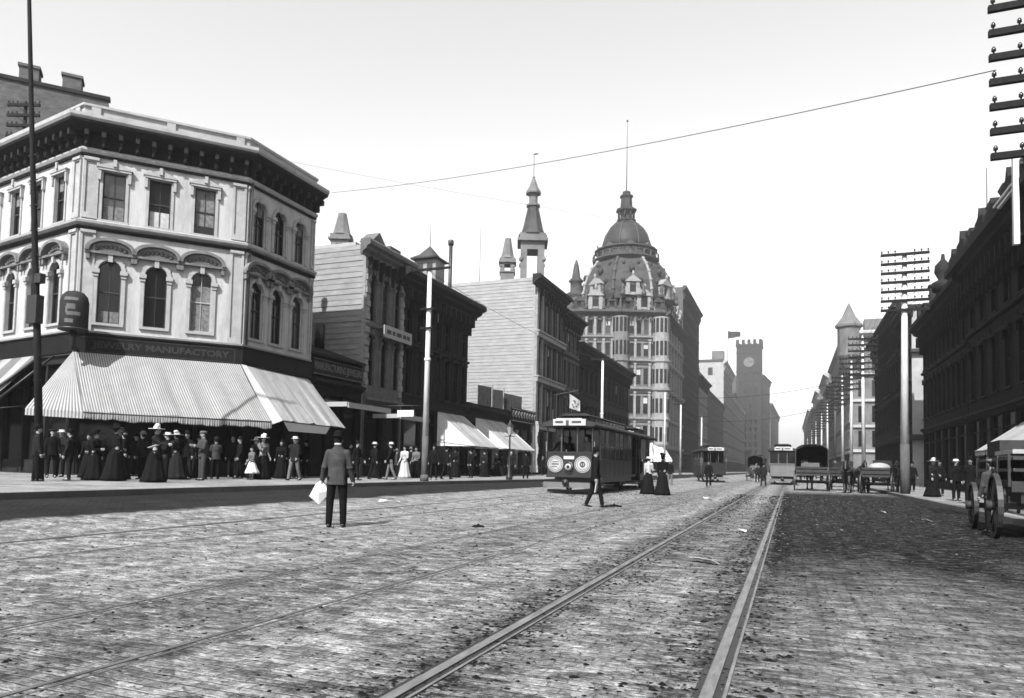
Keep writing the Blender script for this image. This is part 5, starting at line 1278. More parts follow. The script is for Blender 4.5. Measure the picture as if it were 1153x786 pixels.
    q.prism(pr, -.25, L + .25, T=lambda x, z, y: (x, y, z)); q.box(-w - .15, w + .15, -.27, L + .27, 2.95, 3.02); rf = lpart('roof', q, m_['roofing'], t)
    q = MB(); q.box(-.62, .62, .9, L - .9, 3.2, 3.48); q.prism([(-.72, 3.48), (.72, 3.48), (.5, 3.58), (-.5, 3.58)], .7, L - .7, T=lambda x, z, y: (x, y, z)); cl = lpart('clerestory', q, m_['roofing'], rf)
    q = MB()
    for k in range(10):
        y0 = 1.1 + (L - 2.2) * k / 10
        for sx in (-1, 1): x0, x1 = sorted((sx * .62, sx * .63)); q.box(x0, x1, y0, y0 + (L - 2.2) / 10 - .15, 3.25, 3.44)
    lpart('clerestory_glass', q, m_['glass'], rf)
    q = MB(); q.box(-w * .62, w * .78, -.36, -.28, 2.98, 3.26); q.box(-w * .5, w * .6, -.3, -.27, 3.26, 3.3); sb = lpart('destination_board', q, m_['tram_pale'], t)
    q = MB(); q.box(-.06, .06, -.38, -.36, 3.0, 3.2); q.box(-.55, -.2, -.365, -.36, 3.08, 3.18); q.box(.2, .62, -.365, -.36, 3.08, 3.18); lpart('board_marks', q, m_['tram_mid'], sb)
    for yy in (2.4, L - 2.4):
        for sx in (-1, 1): wheel(t, sx * (w - .35), yy, .38, .38, (1, 0, 0), .09, 8)
    q = MB(); q.box(-w + .25, w - .25, 1.7, 3.1, .3, .5); q.box(-w + .25, w - .25, L - 3.1, L - 1.7, .3, .5); lpart('truck', q, m_['iron'], t)
    q = MB(); 
    for sx in (-1, 1): q.tube([(sx * (w + .02), .1, 1.0), (sx * (w + .05), .1, 2.3)], .018, 5); q.tube([(sx * (w + .02), 1.2, 1.0), (sx * (w + .05), 1.2, 2.3)], .018, 5)
    lpart('grab_rail', q, m_['steel'], t)
    q = MB()
    for sx in (-1, 1): x0, x1 = sorted((sx * w, sx * (w + .32))); q.box(x0, x1, .3, 1.25, .38, .42); q.box(x0, x1, L - 1.25, L - .3, .38, .42)
    lpart('step', q, m_['wood_mid'], t)
    return t
tz = road_z(-9.0, 31)
tram('front_tram', 'dark cable tram with two round white signs and a headlight facing the camera', -9.0, 29.9, tz, 9.5, 2.1, 'tram_dark')
t2 = tram('far_tram', 'pale-fronted tram in the middle of the street behind the wagon', -.6, 66, 0, 9, 2.1, 'stone', signs=False)
t3 = tram('open_tram', 'dark tram with a pale roof edge crossing beyond the two women', -6.6, 69, 0, 8, 2.1, 'tram_dark', signs=False)
t3.rotation_euler = (0, 0, R(14))
t4 = tram('distant_tram', 'faint dark tram at the far end of the street', -4.6, 112, 0, 9, 2.1, 'tram_dark', signs=False)
# trailer car coupled behind the front tram (pale pleated curtains)
t5 = tram('trailer_car', 'short closed trailer car coupled behind the dark cable tram', -9.0, 40.0, road_z(-9, 42), 4.6, 2.1, 'tram_dark', signs=False)
q = MB()
for k in range(9): q.box(1.06, 1.09, .5 + k * .14, .58 + k * .14, 1.7, 2.85)
lpart('curtain', q, M['canvas_grey'], t5)

# covered wagon seen from behind
def spoked_wagon(name, label, x, y, rz, cover=True, group=None, s=1.0):
    t = thing(name, label, 'wagon', (x, y, gz(x, y)), rz, group)
    q = MB(); q.box(-.75 * s, .75 * s, .1, 3.2, .95, 1.02); q.box(-.8 * s, -.74 * s, .1, 3.2, 1.02, 1.5); q.box(.74 * s, .8 * s, .1, 3.2, 1.02, 1.5); q.box(-.74 * s, .74 * s, .1, .16, 1.02, 1.5); q.box(-.78 * s, .78 * s, .04, .1, 1.14, 1.2); q.box(-.78 * s, .78 * s, .04, .1, 1.38, 1.43); lpart('body', q, M['wagon_paint'], t)
    if cover:
        q = MB(); n = 10; o1 = [(-.85 * s * math.cos(math.pi * k / n), 2.5 + .42 * math.sin(math.pi * k / n)) for k in range(n + 1)]
        pr = [(-.85 * s, 1.5)] + o1 + [(.85 * s, 1.5)]; inn = [(.8 * s, 1.5)] + [(a * .94, 2.48 + (b - 2.5) * .92) for a, b in o1[::-1]] + [(-.8 * s, 1.5)]
        q.prism(pr + inn, -.1, 2.9, T=lambda a, z, b: (a, b, z)); q.prism([(-.8 * s, 1.52)] + [(a * .94, 2.47 + (b - 2.5) * .9) for a, b in o1] + [(.8 * s, 1.52)], 2.5, 2.55, T=lambda a, z, b: (a, b, z)); lpart('cover', q, M['wagon_cover'], t)
        q = MB(); q.box(-.3, .45, .5, .8, 1.02, 1.75); q.box(-.6, -.2, .9, 1.3, 1.02, 1.9); lpart('load', q, M['mid_wool'], t)
    else:
        q = MB(); q.box(-.5, .5, 2.5, 2.9, 1.5, 1.58); q.box(-.5, .5, 2.5, 2.56, 1.58, 1.95); lpart('seat', q, M['leather'], t)
    for yy, r in ((.6, .62), (2.7, .5)):
        for sx in (-1, 1): wheel(t, sx * .88 * s, yy, r, r, (1, 0, 0), .07, 12)
        q = MB(); q.box(-.86 * s, .86 * s, yy - .05, yy + .05, r - .05, r + .05); q.box(-.6 * s, -.5 * s, yy - .35, yy + .35, r + .06, .95); q.box(.5 * s, .6 * s, yy - .35, yy + .35, r + .06, .95); lpart('axle', q, M['iron'], t)
    q = MB(); q.tube([(-.35, 3.1, .75), (-.4, 5.4, 1.05)], .035, 6); q.tube([(.35, 3.1, .75), (.4, 5.4, 1.05)], .035, 6); lpart('shaft_pair', q, M['wood_mid'], t)
    return t
spoked_wagon('covered_wagon', 'dark covered wagon seen from behind in the middle of the street', 1.25, 47.5, 0, s=1.12)
spoked_wagon('open_wagon', 'low dark open wagon between the covered wagon and the second white pole', 3.2, 50.5, R(-6), False, s=.95)
spoked_wagon('open_wagon', 'open wagon with a pale load by the foot of the tall white pole', 4.5, 45.0, R(-14), False, s=.9)
q = MB(); q.ell((0, 1.4, 1.5), (.6, 1.0, .3), 12, 8); lpart('load', q, M['canvas'], bpy.data.objects['open_wagon.001'])
spoked_wagon('open_wagon', 'small dark open cart beyond the covered wagon by the right kerb', 3.9, 63, 0, False)
spoked_wagon('covered_wagon', 'dark cart far off near the left side between the trams', -3.6, 84, R(4), True)
spoked_wagon('open_wagon', 'dark open cart far beyond the pale-fronted tram', 1.6, 96, 0, False)
# dray at the right edge, its big wheels edge on
t = thing('dray_wagon', 'dark dray with tall wheels and pale rails cut by the right edge of the picture', 'wagon', (4.6, 15.9, 0.0), R(-4))
q = MB(); q.box(-.75, .75, -.2, 3.6, .98, 1.06); q.box(-.8, -.74, -.2, 3.6, 1.0, 1.12); q.box(.74, .8, -.2, 3.6, 1.0, 1.12); q.box(-.75, .75, -.26, -.2, .9, 1.1); lpart('bed', q, M['wagon_paint'], t)
q = MB()
for z in (1.28, 1.5): q.box(-.72, .72, -.22, -.19, z, z + .06); q.box(-.78, -.74, -.2, 3.6, z, z + .06); q.box(.74, .78, -.2, 3.6, z, z + .06)
for yy in (-.2, .9, 2.1, 3.4): q.box(-.8, -.76, yy - .03, yy + .03, 1.0, 1.6); q.box(.76, .8, yy - .03, yy + .03, 1.0, 1.6)
lpart('rail', q, M['wagon_paint'], t)
q = MB(); q.box(-.6, .7, 1.8, 3.3, 1.07, 1.95); q.ell((.1, 1.0, 1.35), (.5, .5, .35), 12, 8); lpart('load', q, M['wagon_cover'], t)
q = MB(); q.box(-.7, .7, -.1, 1.7, 1.62, 1.7); lpart('plank', q, M['stone_light'], t)
for yy, r in ((.3, .62), (3.0, .52)):
    for sx in (-1, 1): wheel(t, sx * .93, yy, r, r, (1, 0, 0), .09, 14)
    q = MB(); q.box(-.9, .9, yy - .06, yy + .06, r - .06, r + .06); q.box(-.6, -.48, yy - .5, yy + .5, r + .07, .97); q.box(.48, .6, yy - .5, yy + .5, r + .07, .97); lpart('axle', q, M['iron'], t)
# ------------------------------------------------------------------ people and horses
def remesh(mb, name, vox, mt, smooth=4):
    me = mb.mesh(name, [mt]); ob = bpy.data.objects.new(name, me); COL.objects.link(ob)
    md = ob.modifiers.new('r', 'REMESH'); md.mode = 'VOXEL'; md.voxel_size = vox; md.use_smooth_shade = True
    if smooth: s = ob.modifiers.new('s', 'SMOOTH'); s.factor = .5; s.iterations = smooth
    dg = bpy.context.evaluated_depsgraph_get(); out = bpy.data.meshes.new_from_object(ob.evaluated_get(dg)); bpy.data.objects.remove(ob); bpy.data.meshes.remove(me)
    out.name = name; out.materials.clear(); out.materials.append(mt)
    for p in out.polygons: p.use_smooth = True
    return out
V = Vector
def limb(o, pitch, out, ln, side):
    """point at ln from o; pitch forward (-y) from straight down, out sideways"""
    p, q = R(pitch), R(out)
    return V(o) + V((side * math.sin(q), -math.sin(p) * math.cos(q), -math.cos(p) * math.cos(q))) * ln
POSE = dict(legs=((0, 0), (0, 0)), arms=((4, 6, 8), (4, 6, 8)), head=0, lean=0)
def skeleton(P, fem=False):
    J = {}; hw = .095 if not fem else .085; sw = .185 if not fem else .16
    pel = V((0, 0, .93)); J['pel'] = pel; ln = R(P.get('lean', 0))
    ch = pel + V((0, -math.sin(ln), math.cos(ln))) * .5; J['ch'] = ch; J['nk'] = ch + V((0, -math.sin(ln), math.cos(ln))) * .08
    low = 0
    for i, s in ((0, -1), (1, 1)):
        th, kn = P['legs'][i]; hip = pel + V((s * hw, 0, -.02)); k = limb(hip, th, 3, .44, s); a = limb(k, th - kn, 1, .42, s)
        J['hip%d' % i], J['kn%d' % i], J['an%d' % i] = hip, k, a
        sh = ch + V((s * sw, 0, -.035)); p1, p2, o_ = P['arms'][i]
        e = limb(sh, p1, o_, .29, s); w = limb(e, p1 + p2, (o_ if p2 < 60 else -o_ - 18), .25, s)
        J['sh%d' % i], J['el%d' % i], J['wr%d' % i] = sh, e, w; J['fd%d' % i] = (w - e).normalized()
    dz = min(J['an0'].z, J['an1'].z) - .085
    for k in J:
        if not k.startswith('fd'): J[k] = J[k] - V((0, 0, dz))
    return J
def hand(mb, w, d, s, curl=.5):
    """palm, four fingers and a thumb"""
    side = V((0, 1, 0)) if abs(d.y) < .8 else V((0, 0, 1)); side = (side - d * side.dot(d)).normalized(); nrm = d.cross(side).normalized() * (-s)
    pc = w + d * .05; mb.capsule(w, w + d * .03, .026, .03, 8); mb.ell(tuple(pc), (.036, .036, .036), 8, 6)
    mb.capsule(w + d * .03 + side * .02, w + d * .085 + side * .026, .02, .017, 6); mb.capsule(w + d * .03 - side * .02, w + d * .085 - side * .026, .02, .017, 6)
    for k, ln in enumerate((.066, .076, .072, .056)):
        b = w + d * .085 + side * (-.030 + k * .020); m1 = b + (d * math.cos(curl * .6) + nrm * math.sin(curl * .6)) * ln * .5; m2 = m1 + (d * math.cos(curl * 1.8) + nrm * math.sin(curl * 1.8)) * ln * .5
        mb.tube([tuple(b), tuple(m1), tuple(m2)], [.0095, .009, .007], 6)
    t0 = w + d * .03 - side * .028; t1 = t0 + (d * .6 - side * .7 + nrm * .3).normalized() * .035; t2 = t1 + (d * .9 - side * .1 + nrm * .35).normalized() * .03
    mb.tube([tuple(t0), tuple(t1), tuple(t2)], [.014, .011, .008], 6)
def body_mb(J, fem, full=True):
    b = MB(); ch, nk = J['ch'], J['nk']; hc = nk + V((0, -.012, .135))
    b.ell(hc, (.074, .092, .112), 16, 12); b.ell(hc + V((0, -.022, -.06)), (.055, .062, .06), 12, 8)
    b.capsule(nk + V((0, .01, -.06)), nk + V((0, 0, .06)), .058, .052, 10)
    b.tube([tuple(hc + V((0, -.085, .02))), tuple(hc + V((0, -.112, -.02))), tuple(hc + V((0, -.09, -.028)))], [.010, .016, .010], 6)   # nose
    for s in (-1, 1): b.ell(hc + V((s * .075, .005, -.005)), (.012, .022, .03), 8, 6)
    b.ell(hc + V((0, -.088, .03)), (.055, .018, .012), 8, 6); b.ell(hc + V((0, -.088, -.058)), (.026, .014, .010), 8, 6)
    b.loft([(0, J['pel'].y, J['pel'].z - .06, .13, .09), (0, J['pel'].y, J['pel'].z + .05, .14, .095), (0, (J['pel'].y + ch.y) / 2, (J['pel'].z + ch.z) / 2, .12, .085), (0, ch.y, ch.z - .1, .15, .10), (0, ch.y, ch.z, .14, .08), (0, nk.y, nk.z, .06, .05)], 16)
    for i, s in ((0, -1), (1, 1)):
        b.capsule(J['sh%d' % i] - V((s * .03, 0, 0)), J['el%d' % i], .048, .038, 8); b.capsule(J['el%d' % i], J['wr%d' % i], .038, .026, 8)
        b.capsule(J['hip%d' % i], J['kn%d' % i], .085, .055, 8); b.capsule(J['kn%d' % i], J['an%d' % i], .055, .036, 8)
    return b, hc
_pc = {}
def person_meshes(kind, pk, P, fine):
    key = (kind, pk)
    if key in _pc: return _pc[key]
    fem = kind in ('woman', 'girl'); J = skeleton(P, fem); vx = .012 if fine else .02; out = {}
    b, hc = body_mb(J, fem); me = remesh(b, 'person_body', .011 if fine else .016, M['skin'], 2)
    h = MB()
    for i, s in ((0, -1), (1, 1)): hand(h, J['wr%d' % i], J['fd%d' % i], s, .9 if P.get('grip') else .5)
    for i in (0, 1): # bare feet inside the shoes keep the figure whole
        h.capsule(J['an%d' % i], J['an%d' % i] + V((0, -.12, -.05)), .034, .028, 6)
    hm = h.mesh('h', [M['skin']]); 
    import bmesh
    bm = bmesh.new(); bm.from_mesh(me); bm.from_mesh(hm); bm.to_mesh(me); bm.free(); bpy.data.meshes.remove(hm)
    for p in me.polygons: p.use_smooth = True
    out['body'] = me
    ey = MB()
    for s in (-1, 1): ey.ell(hc + V((s * .03, -.086, .008)), (.012, .008, .008), 8, 6)
    out['eyes'] = ey.mesh('eyes', [M['hair']])
    mo = MB(); mo.ell(hc + V((0, -.098, -.052)), (.034 if not fem else .02, .012, .010), 8, 6); out['moustache' if not fem else 'mouth'] = mo.mesh('m', [M['hair'] if not fem else M['skin_dark']])
    hr = MB(); hr.ell(hc + V((0, .022, .022)), (.082, .088, .105), 14, 10)
    if fem: hr.ell(hc + V((0, .085, .05)), (.045, .04, .045), 10, 8)
    out['hair'] = hr.mesh('hair', [M['hair']])
    ch, nk, pel = J['ch'], J['nk'], J['pel']
    j = MB(); hem = pel.z - .12 if not fem else pel.z + .03
    if not fem:
        ht = P.get('coat', .14); z0 = pel.z - ht
        rings = [(0, pel.y, z0, .195, .15, .05), (0, pel.y, pel.z - .02, .18, .135, .04), (0, pel.y * .5 + ch.y * .5, pel.z + .2, .165, .12, .02), (0, ch.y, ch.z - .16, .185, .13, 0), (0, ch.y, ch.z - .04, .18, .115, 0), (0, ch.y, ch.z + .02, .13, .09, 0), (0, nk.y + .005, nk.z + .005, .072, .068, 0)]
        j.loft(rings, 24, fold=6)
        for i, s in ((0, -1), (1, 1)):
            sh, e, w = J['sh%d' % i], J['el%d' % i], J['wr%d' % i]; j.capsule(sh - V((s * .02, 0, .005)), e, .075, .060, 12); j.capsule(e, w, .060, .05, 12)
            mdp = (sh + e) / 2; j.ell(e + V((0, .01, 0)), (.066, .066, .05), 8, 6)
        # collar
        j.tube([(-.07, nk.y + .03, nk.z), (-.03, nk.y + .065, nk.z + .02), (.03, nk.y + .065, nk.z + .02), (.07, nk.y + .03, nk.z)], .018, 6)
    else:
        rings = [(0, pel.y, pel.z + .02, .17, .14), (0, pel.y, pel.z + .12, .115, .095), (0, ch.y, ch.z - .22, .14, .115), (0, ch.y - .02, ch.z - .12, .16, .13), (0, ch.y, ch.z - .02, .15, .1), (0, nk.y, nk.z - .01, .07, .065), (0, nk.y, nk.z + .04, .058, .056)]
        j.loft(rings, 20)
        for i, s in ((0, -1), (1, 1)):
            sh, e, w = J['sh%d' % i], J['el%d' % i], J['wr%d' % i]; j.capsule(sh + V((s * .01, 0, -.0)), sh.lerp(e, .55), .095, .075, 10); j.capsule(sh.lerp(e, .5), e, .07, .05, 10); j.capsule(e, w, .048, .036, 10)
    out['jacket' if not fem else 'bodice'] = remesh(j, 'jacket', vx, M['dark_wool'], 3)
    if not fem:
        t = MB(); t.ell(pel + V((0, .0, -.03)), (.16, .12, .13), 14, 10)
        for i in (0, 1):
            hp, k, a = J['hip%d' % i], J['kn%d' % i], J['an%d' % i]; t.capsule(hp, k, .098, .074, 12); t.capsule(k, a + V((0, 0, .0)), .074, .06, 12); t.ell(a.lerp(k, .12), (.066, .07, .06), 8, 6)
        out['trousers'] = remesh(t, 'trousers', vx, M['black_wool'], 3)
    else:
        t = MB(); zf = .02 if kind == 'woman' else pel.z - .62
        t.loft([(0, .05, zf, .36, .40, .05), (0, .045, zf + .12, .33, .36, .05), (0, .03, zf + (pel.z - zf) * .45, .25, .28, .05), (0, .02, pel.z - .12, .20, .21, .04), (0, .01, pel.z + .0, .165, .15, .02), (0, 0, pel.z + .12, .112, .092, 0)], 48, fold=9)
        out['skirt'] = t.mesh('skirt', [M['black_wool']])
    for i in (0, 1):
        a = J['an%d' % i]; th, kn = P['legs'][i]; s_ = MB(); tilt = R(max(-25, min(35, (th - kn) * .6)))
        f = V((0, -math.cos(tilt), math.sin(tilt) if th > 5 else -abs(math.sin(tilt)))); s_.capsule(a + V((0, .03, -.045)), a + f * .10 + V((0, 0, -.05)), .04, .036, 10); s_.capsule(a + f * .08 + V((0, 0, -.052)), a + f * .17 + V((0, 0, -.058)), .04, .028, 10); s_.capsule(a, a + V((0, 0, -.03)), .048, .045, 8)
        out['shoe%d' % i] = s_.mesh('shoe', [M['leather']])
    _pc[key] = (out, J, hc); return _pc[key]
def hat_mb(kind, hc):
    c = tuple(hc + V((0, .012, .045))); q = MB()
    if kind == 'bowler': q.lathe(c, [(.145, .012), (.150, .022), (.135, .008), (.098, .0), (.098, .05), (.09, .10), (.06, .135), (.02, .145)], 20)
    elif kind == 'boater': q.lathe(c, [(.16, .0), (.16, .012), (.098, .012), (.098, .09), (.09, .097), (.02, .098)], 20)
    elif kind == 'wide': q.lathe(c, [(.24, .02), (.25, .035), (.17, .02), (.10, .025), (.10, .10), (.05, .13)], 20); q.ell((c[0] + .05, c[1], c[2] + .14), (.1, .09, .07), 8, 6); q.ell((c[0] - .06, c[1] - .03, c[2] + .11), (.07, .06, .05), 8, 6)
    elif kind == 'small': q.lathe(c, [(.12, .03), (.13, .045), (.08, .04), (.07, .11), (.03, .14)], 16); q.tube([(c[0], c[1], c[2] + .1), (c[0] + .04, c[1] + .05, c[2] + .26)], [.03, .006], 6)
    elif kind == 'cap': q.lathe(c, [(.10, .0), (.125, .045), (.115, .075), (.03, .09)], 18); q.ell((c[0], c[1] - .11, c[2] + .01), (.07, .05, .01), 10, 6)
    return q
POSES = dict(
    stand=dict(legs=((2, 0), (-3, 0)), arms=((4, 10, 8), (2, 14, 7))), wide=dict(legs=((3, 0), (-4, 2)), arms=((-2, 16, 12), (8, 18, 9)), coat=.2),
    walk=dict(legs=((15, 5), (-9, 14)), arms=((-12, 14, 8), (14, 18, 8)), coat=.18), read=dict(legs=((0, 0), (4, 4)), arms=((24, 88, 12), (20, 92, 12)), coat=.12),
    hip=dict(legs=((6, 6), (-4, 0)), arms=((-12, 55, 34), (2, 12, 8)), coat=.12), lady=dict(legs=((0, 0), (0, 0)), arms=((6, 22, 10), (10, 60, 12))), ladywalk=dict(legs=((4, 0), (-4, 0)), arms=((14, 80, 10), (-4, 18, 10))),
    ladyreach=dict(legs=((0, 0), (0, 0)), arms=((50, 40, 14), (6, 20, 8))),
    front=dict(legs=((3, 1), (-2, 1)), arms=((6, 14, 9), (2, 22, 12)), coat=.15, grip=True))
HM = dict(black='black_wool', dark='dark_wool', grey='grey_wool', mid='mid_wool', light='light_cloth', white='white', straw='straw')
def person(x, y, h, rz, kind, pose, hat, top, bottom, label, hatc='black', group='people on the left pavement', fine=False, name='person', z=None):
    out, J, hc = person_meshes(kind, pose, POSES[pose], fine)
    t = thing(name, label, 'person', (x, y, gz(x, y) if z is None else z), R(rz), group); s = h / 1.78
    t.scale = (s * 1.02, s * 1.02, s)
    for k, me in out.items():
        nm = {'shoe0': 'shoe', 'shoe1': 'shoe'}.get(k, k); o = link(nm, me, t)
        mt = {'jacket': top, 'bodice': top, 'trousers': bottom, 'skirt': bottom}.get(k)
        if mt: o.material_slots[0].link = 'OBJECT'; o.material_slots[0].material = M[HM[mt]]
    if hat:
        key = ('hat', kind, pose, hat)
        if key not in _pc: _pc[key] = hat_mb(hat, hc).mesh('hat', [M['black_wool']])
        o = link('hat', _pc[key], t); o.material_slots[0].link = 'OBJECT'; o.material_slots[0].material = M[HM[hatc]]
    return t, J, hc
LG = 'people on the left pavement'
crowd = [
 (-21.69, 15.13, 1.70, 150, 'man', 'stand', 'bowler', 'dark', 'black', 'man in a dark coat at the left end of the crowd, beside the dark pole', 'black'),
 (-24.98, 17.98, 1.74, 60, 'man', 'stand', 'cap', 'black', 'black', 'man in a cap standing behind the dark leaning pole', 'dark'),
 (-25.94, 19.02, 1.76, 20, 'man', 'read', 'boater', 'dark', 'black', 'man in a pale boater reading deep under the left end of the awning', 'straw'),
 (-22.08, 16.50, 1.64, -60, 'man', 'hip', 'bowler', 'dark', 'dark', 'man with a hand on his hip beside the dark leaning pole', 'black'),
 (-24.59, 19.12, 1.62, 30, 'woman', 'lady', 'small', 'black', 'black', 'short woman in black in front of the striped awning hip', 'black'),
 (-21.78, 17.19, 1.60, 100, 'woman', 'ladywalk', 'wide', 'black', 'black', 'woman in black with a wide hat walking left below the striped hip', 'black'),
 (-20.98, 17.30, 1.78, 170, 'woman', 'lady', 'wide', 'black', 'black', 'tall woman in a full black dress seen from behind under the awning', 'black'),
 (-22.33, 18.57, 1.72, 10, 'woman', 'lady', 'wide', 'black', 'black', 'woman in black with a pale-trimmed hat facing the street behind the tall woman', 'mid'),
 (-26.35, 22.73, 1.77, 0, 'man', 'stand', 'bowler', 'black', 'black', 'man half hidden in the shop doorway deep under the striped awning', 'black'),
 (-19.3, 17.40, 1.78, 120, 'woman', 'ladyreach', 'wide', 'dark', 'black', 'woman in a white hat holding something pale under the middle of the awning', 'white'),
 (-20.84, 19.29, 1.69, -40, 'man', 'read', 'boater', 'black', 'black', 'man in a boater with folded hands facing the woman in the white hat', 'straw'),
 (-21.58, 20.38, 1.72, -80, 'woman', 'lady', 'wide', 'dark', 'dark', 'woman with a broad pale hat behind the boater man', 'light'),
 (-21.44, 20.75, 1.80, 20, 'man', 'stand', 'bowler', 'black', 'dark', 'tall man in a black suit and bowler right of the boater man', 'black'),
 (-21.32, 21.4, 1.71, 200, 'man', 'wide', 'cap', 'black', 'black', 'stout man in black with his back turned under the awning', 'dark'),
 (-20.2, 20.3, 1.80, -20, 'man', 'read', 'cap', 'grey', 'grey', 'man in a grey suit looking down at his hands under the awning', 'mid'),
 (-22.77, 24.59, 1.80, 40, 'man', 'stand', None, 'black', 'black', 'bareheaded man in black left of the pair at the awning end', 'black'),
 (-21.60, 23.75, 1.72, -30, 'man', 'wide', 'bowler', 'black', 'black', 'man in a long black coat standing just left of the girl in white', 'black'),
 (-20.27, 23.60, 1.76, 70, 'woman', 'ladyreach', 'wide', 'mid', 'black', 'woman in a big white hat and grey blouse bending toward the girl in white', 'white'),
 (-20.93, 25.56, 1.65, 30, 'woman', 'lady', 'small', 'black', 'black', 'woman in black right of the woman with the big white hat', 'black'),
 (-18.9, 23.9, 1.78, 0, 'man', 'walk', 'boater', 'dark', 'mid', 'man in pale trousers and a boater below the broad plain awning', 'straw'),
 (-22.60, 29.47, 1.80, -20, 'man', 'stand', 'bowler', 'black', 'black', 'man in black deep under the broad plain awning', 'black'),
 (-17.9, 26.9, 1.71, 90, 'man', 'walk', 'bowler', 'black', 'black', 'man in black walking just right of the man with the white bag', 'black'),
 (-18.94, 29.97, 1.80, 160, 'man', 'walk', 'boater', 'black', 'black', 'man in a boater walking away beyond the broad awning', 'light'),
 (-17.97, 29.9, 1.80, -60, 'man', 'walk', 'boater', 'black', 'mid', 'man in grey trousers striding beside the walking boater man', 'light'),
 (-20.01, 34.75, 1.76, 0, 'woman', 'lady', 'small', 'light', 'light', 'woman in a pale dress and small dark hat left of the white street pole', 'black'),
 (-19.96, 35.98, 1.76, 0, 'woman', 'lady', 'small', 'mid', 'black', 'woman in a grey blouse right behind the woman in the pale dress', 'black'),
 (-17.15, 32.8, 1.78, 20, 'man', 'stand', 'bowler', 'black', 'black', 'man in black just right of the white street pole', 'black'),
 (-17.84, 35.60, 1.80, 150, 'man', 'walk', 'bowler', 'black', 'black', 'man in black walking away between the white pole and the plain awnings', 'black'),
 (-20.19, 41.55, 1.80, 0, 'woman', 'lady', 'wide', 'black', 'black', 'woman in black at the edge of the nearer plain awning', 'black'),
 (-19.23, 41.93, 1.80, -50, 'man', 'stand', 'bowler', 'black', 'black', 'man in a bowler under the nearer plain awning', 'black'),
 (-20.40, 46.77, 1.80, 0, 'woman', 'lady', 'small', 'dark', 'black', 'woman in dark clothes between the two plain awnings', 'black'),
 (-17.38, 44.30, 1.80, 40, 'man', 'stand', None, 'dark', 'black', 'bareheaded man with a lit face right of the street lamp', 'black'),
 (-16.55, 44.9, 1.80, 190, 'man', 'stand', 'bowler', 'black', 'black', 'man in black near the tram end of the plain awnings', 'black'),
 (-22.8, 38.2, 1.76, 30, 'man', 'stand', 'bowler', 'black', 'black', 'man standing in the dark doorway of the ornate grey house', 'black'),
 (-21.9, 48.6, 1.76, -30, 'man', 'hip', 'cap', 'dark', 'black', 'man with a hand on his hip deep under the farther plain awning', 'mid'),
]
for (x, y, h, rz, kind, pose, hat, top, bot, lab, hc_) in crowd: person(x, y, h, rz, kind, pose, hat, top, bot, lab, hc_)
rc = random.Random(11)
where = ['by the first shop window pier under the awning', 'in the deep shade behind the woman in the white hat', 'behind the boater man under the awning', 'between the shop door and the stout man', 'behind the man in the grey suit', 'at the awning end behind the bareheaded man', 'behind the girl in the white pinafore', 'beside the drainpipe under the broad awning', 'behind the man in pale trousers', 'in front of the low jewelry shop door', 'beyond the low jewelry shop door', 'in front of the ornate grey house', 'behind the woman in the pale dress', 'just beyond the white street pole near the wall', 'below the nearer plain awning by the wall', 'below the gap between the plain awnings', 'below the farther plain awning by the wall', 'at the far end of the low shops']
spots = [(-24.2, 20.3), (-22.4, 19.6), (-22.9, 21.2), (-22.4, 22.3), (-21.6, 22.4), (-22.6, 26.0), (-21.7, 24.8), (-22.0, 27.4), (-20.2, 25.6), (-21.6, 31.8), (-20.6, 32.6), (-21.0, 37.2), (-21.6, 36.6), (-21.4, 39.8), (-22.3, 45.0), (-21.3, 51.2), (-22.0, 54.0), (-20.5, 60.0)]
for (x, y), w_ in zip(spots, where):
    fem_ = rc.random() < .4; hk = rc.choice(('wide', 'small', 'wide')) if fem_ else rc.choice(('bowler', 'bowler', 'boater', 'cap')); hcx = rc.choice(('black', 'black', 'dark', 'mid')) if hk != 'boater' else 'straw'
    tp = rc.choice(('black', 'black', 'dark', 'grey')); rz = rc.uniform(-120, 120)
    person(x, y, rc.uniform(1.62, 1.8), rz, 'woman' if fem_ else 'man', rc.choice(('lady', 'ladywalk', 'ladyreach')) if fem_ else rc.choice(('stand', 'walk', 'read', 'hip', 'wide')), hk, tp, 'black',
        '%s, %s, %s, %s' % ('woman' if fem_ else 'man', {'black': 'black clothes', 'dark': 'dark clothes', 'grey': 'grey top'}[tp], {'wide': 'wide', 'small': 'small', 'bowler': 'bowler', 'boater': 'straw boater', 'cap': 'cloth cap'}[hk] + ' hat', w_), hcx)
# girl in a white pinafore
t, J, hc = person(-20.3, 23.0, 1.30, -15, 'girl', 'lady', 'small', 'mid', 'white', 'girl in a white pinafore skirt in the middle of the pavement crowd', 'black')
# things held
def held(name, mb, mt, label, cat, loc, rz=0, group=None):
    o = link(name, mb.mesh(name, [mt]), None, loc, rz); tag(o, label, cat, group); return o
q = MB(); q.add([(-.2, 0, -.04), (.2, -.02, .06), (.22, -.16, .07), (-.18, -.14, -.03), (-.2, 0, -.03), (.2, -.02, .07), (.22, -.16, .08), (-.18, -.14, -.02)], [(0, 1, 2, 3), (4, 5, 6, 7), (0, 1, 5, 4), (1, 2, 6, 5), (2, 3, 7, 6), (3, 0, 4, 7)])
held('newspaper', q, M['paper'], 'pale folded newspaper held by the woman in the white hat', 'newspaper', (-19.0, 17.1, 1.55))

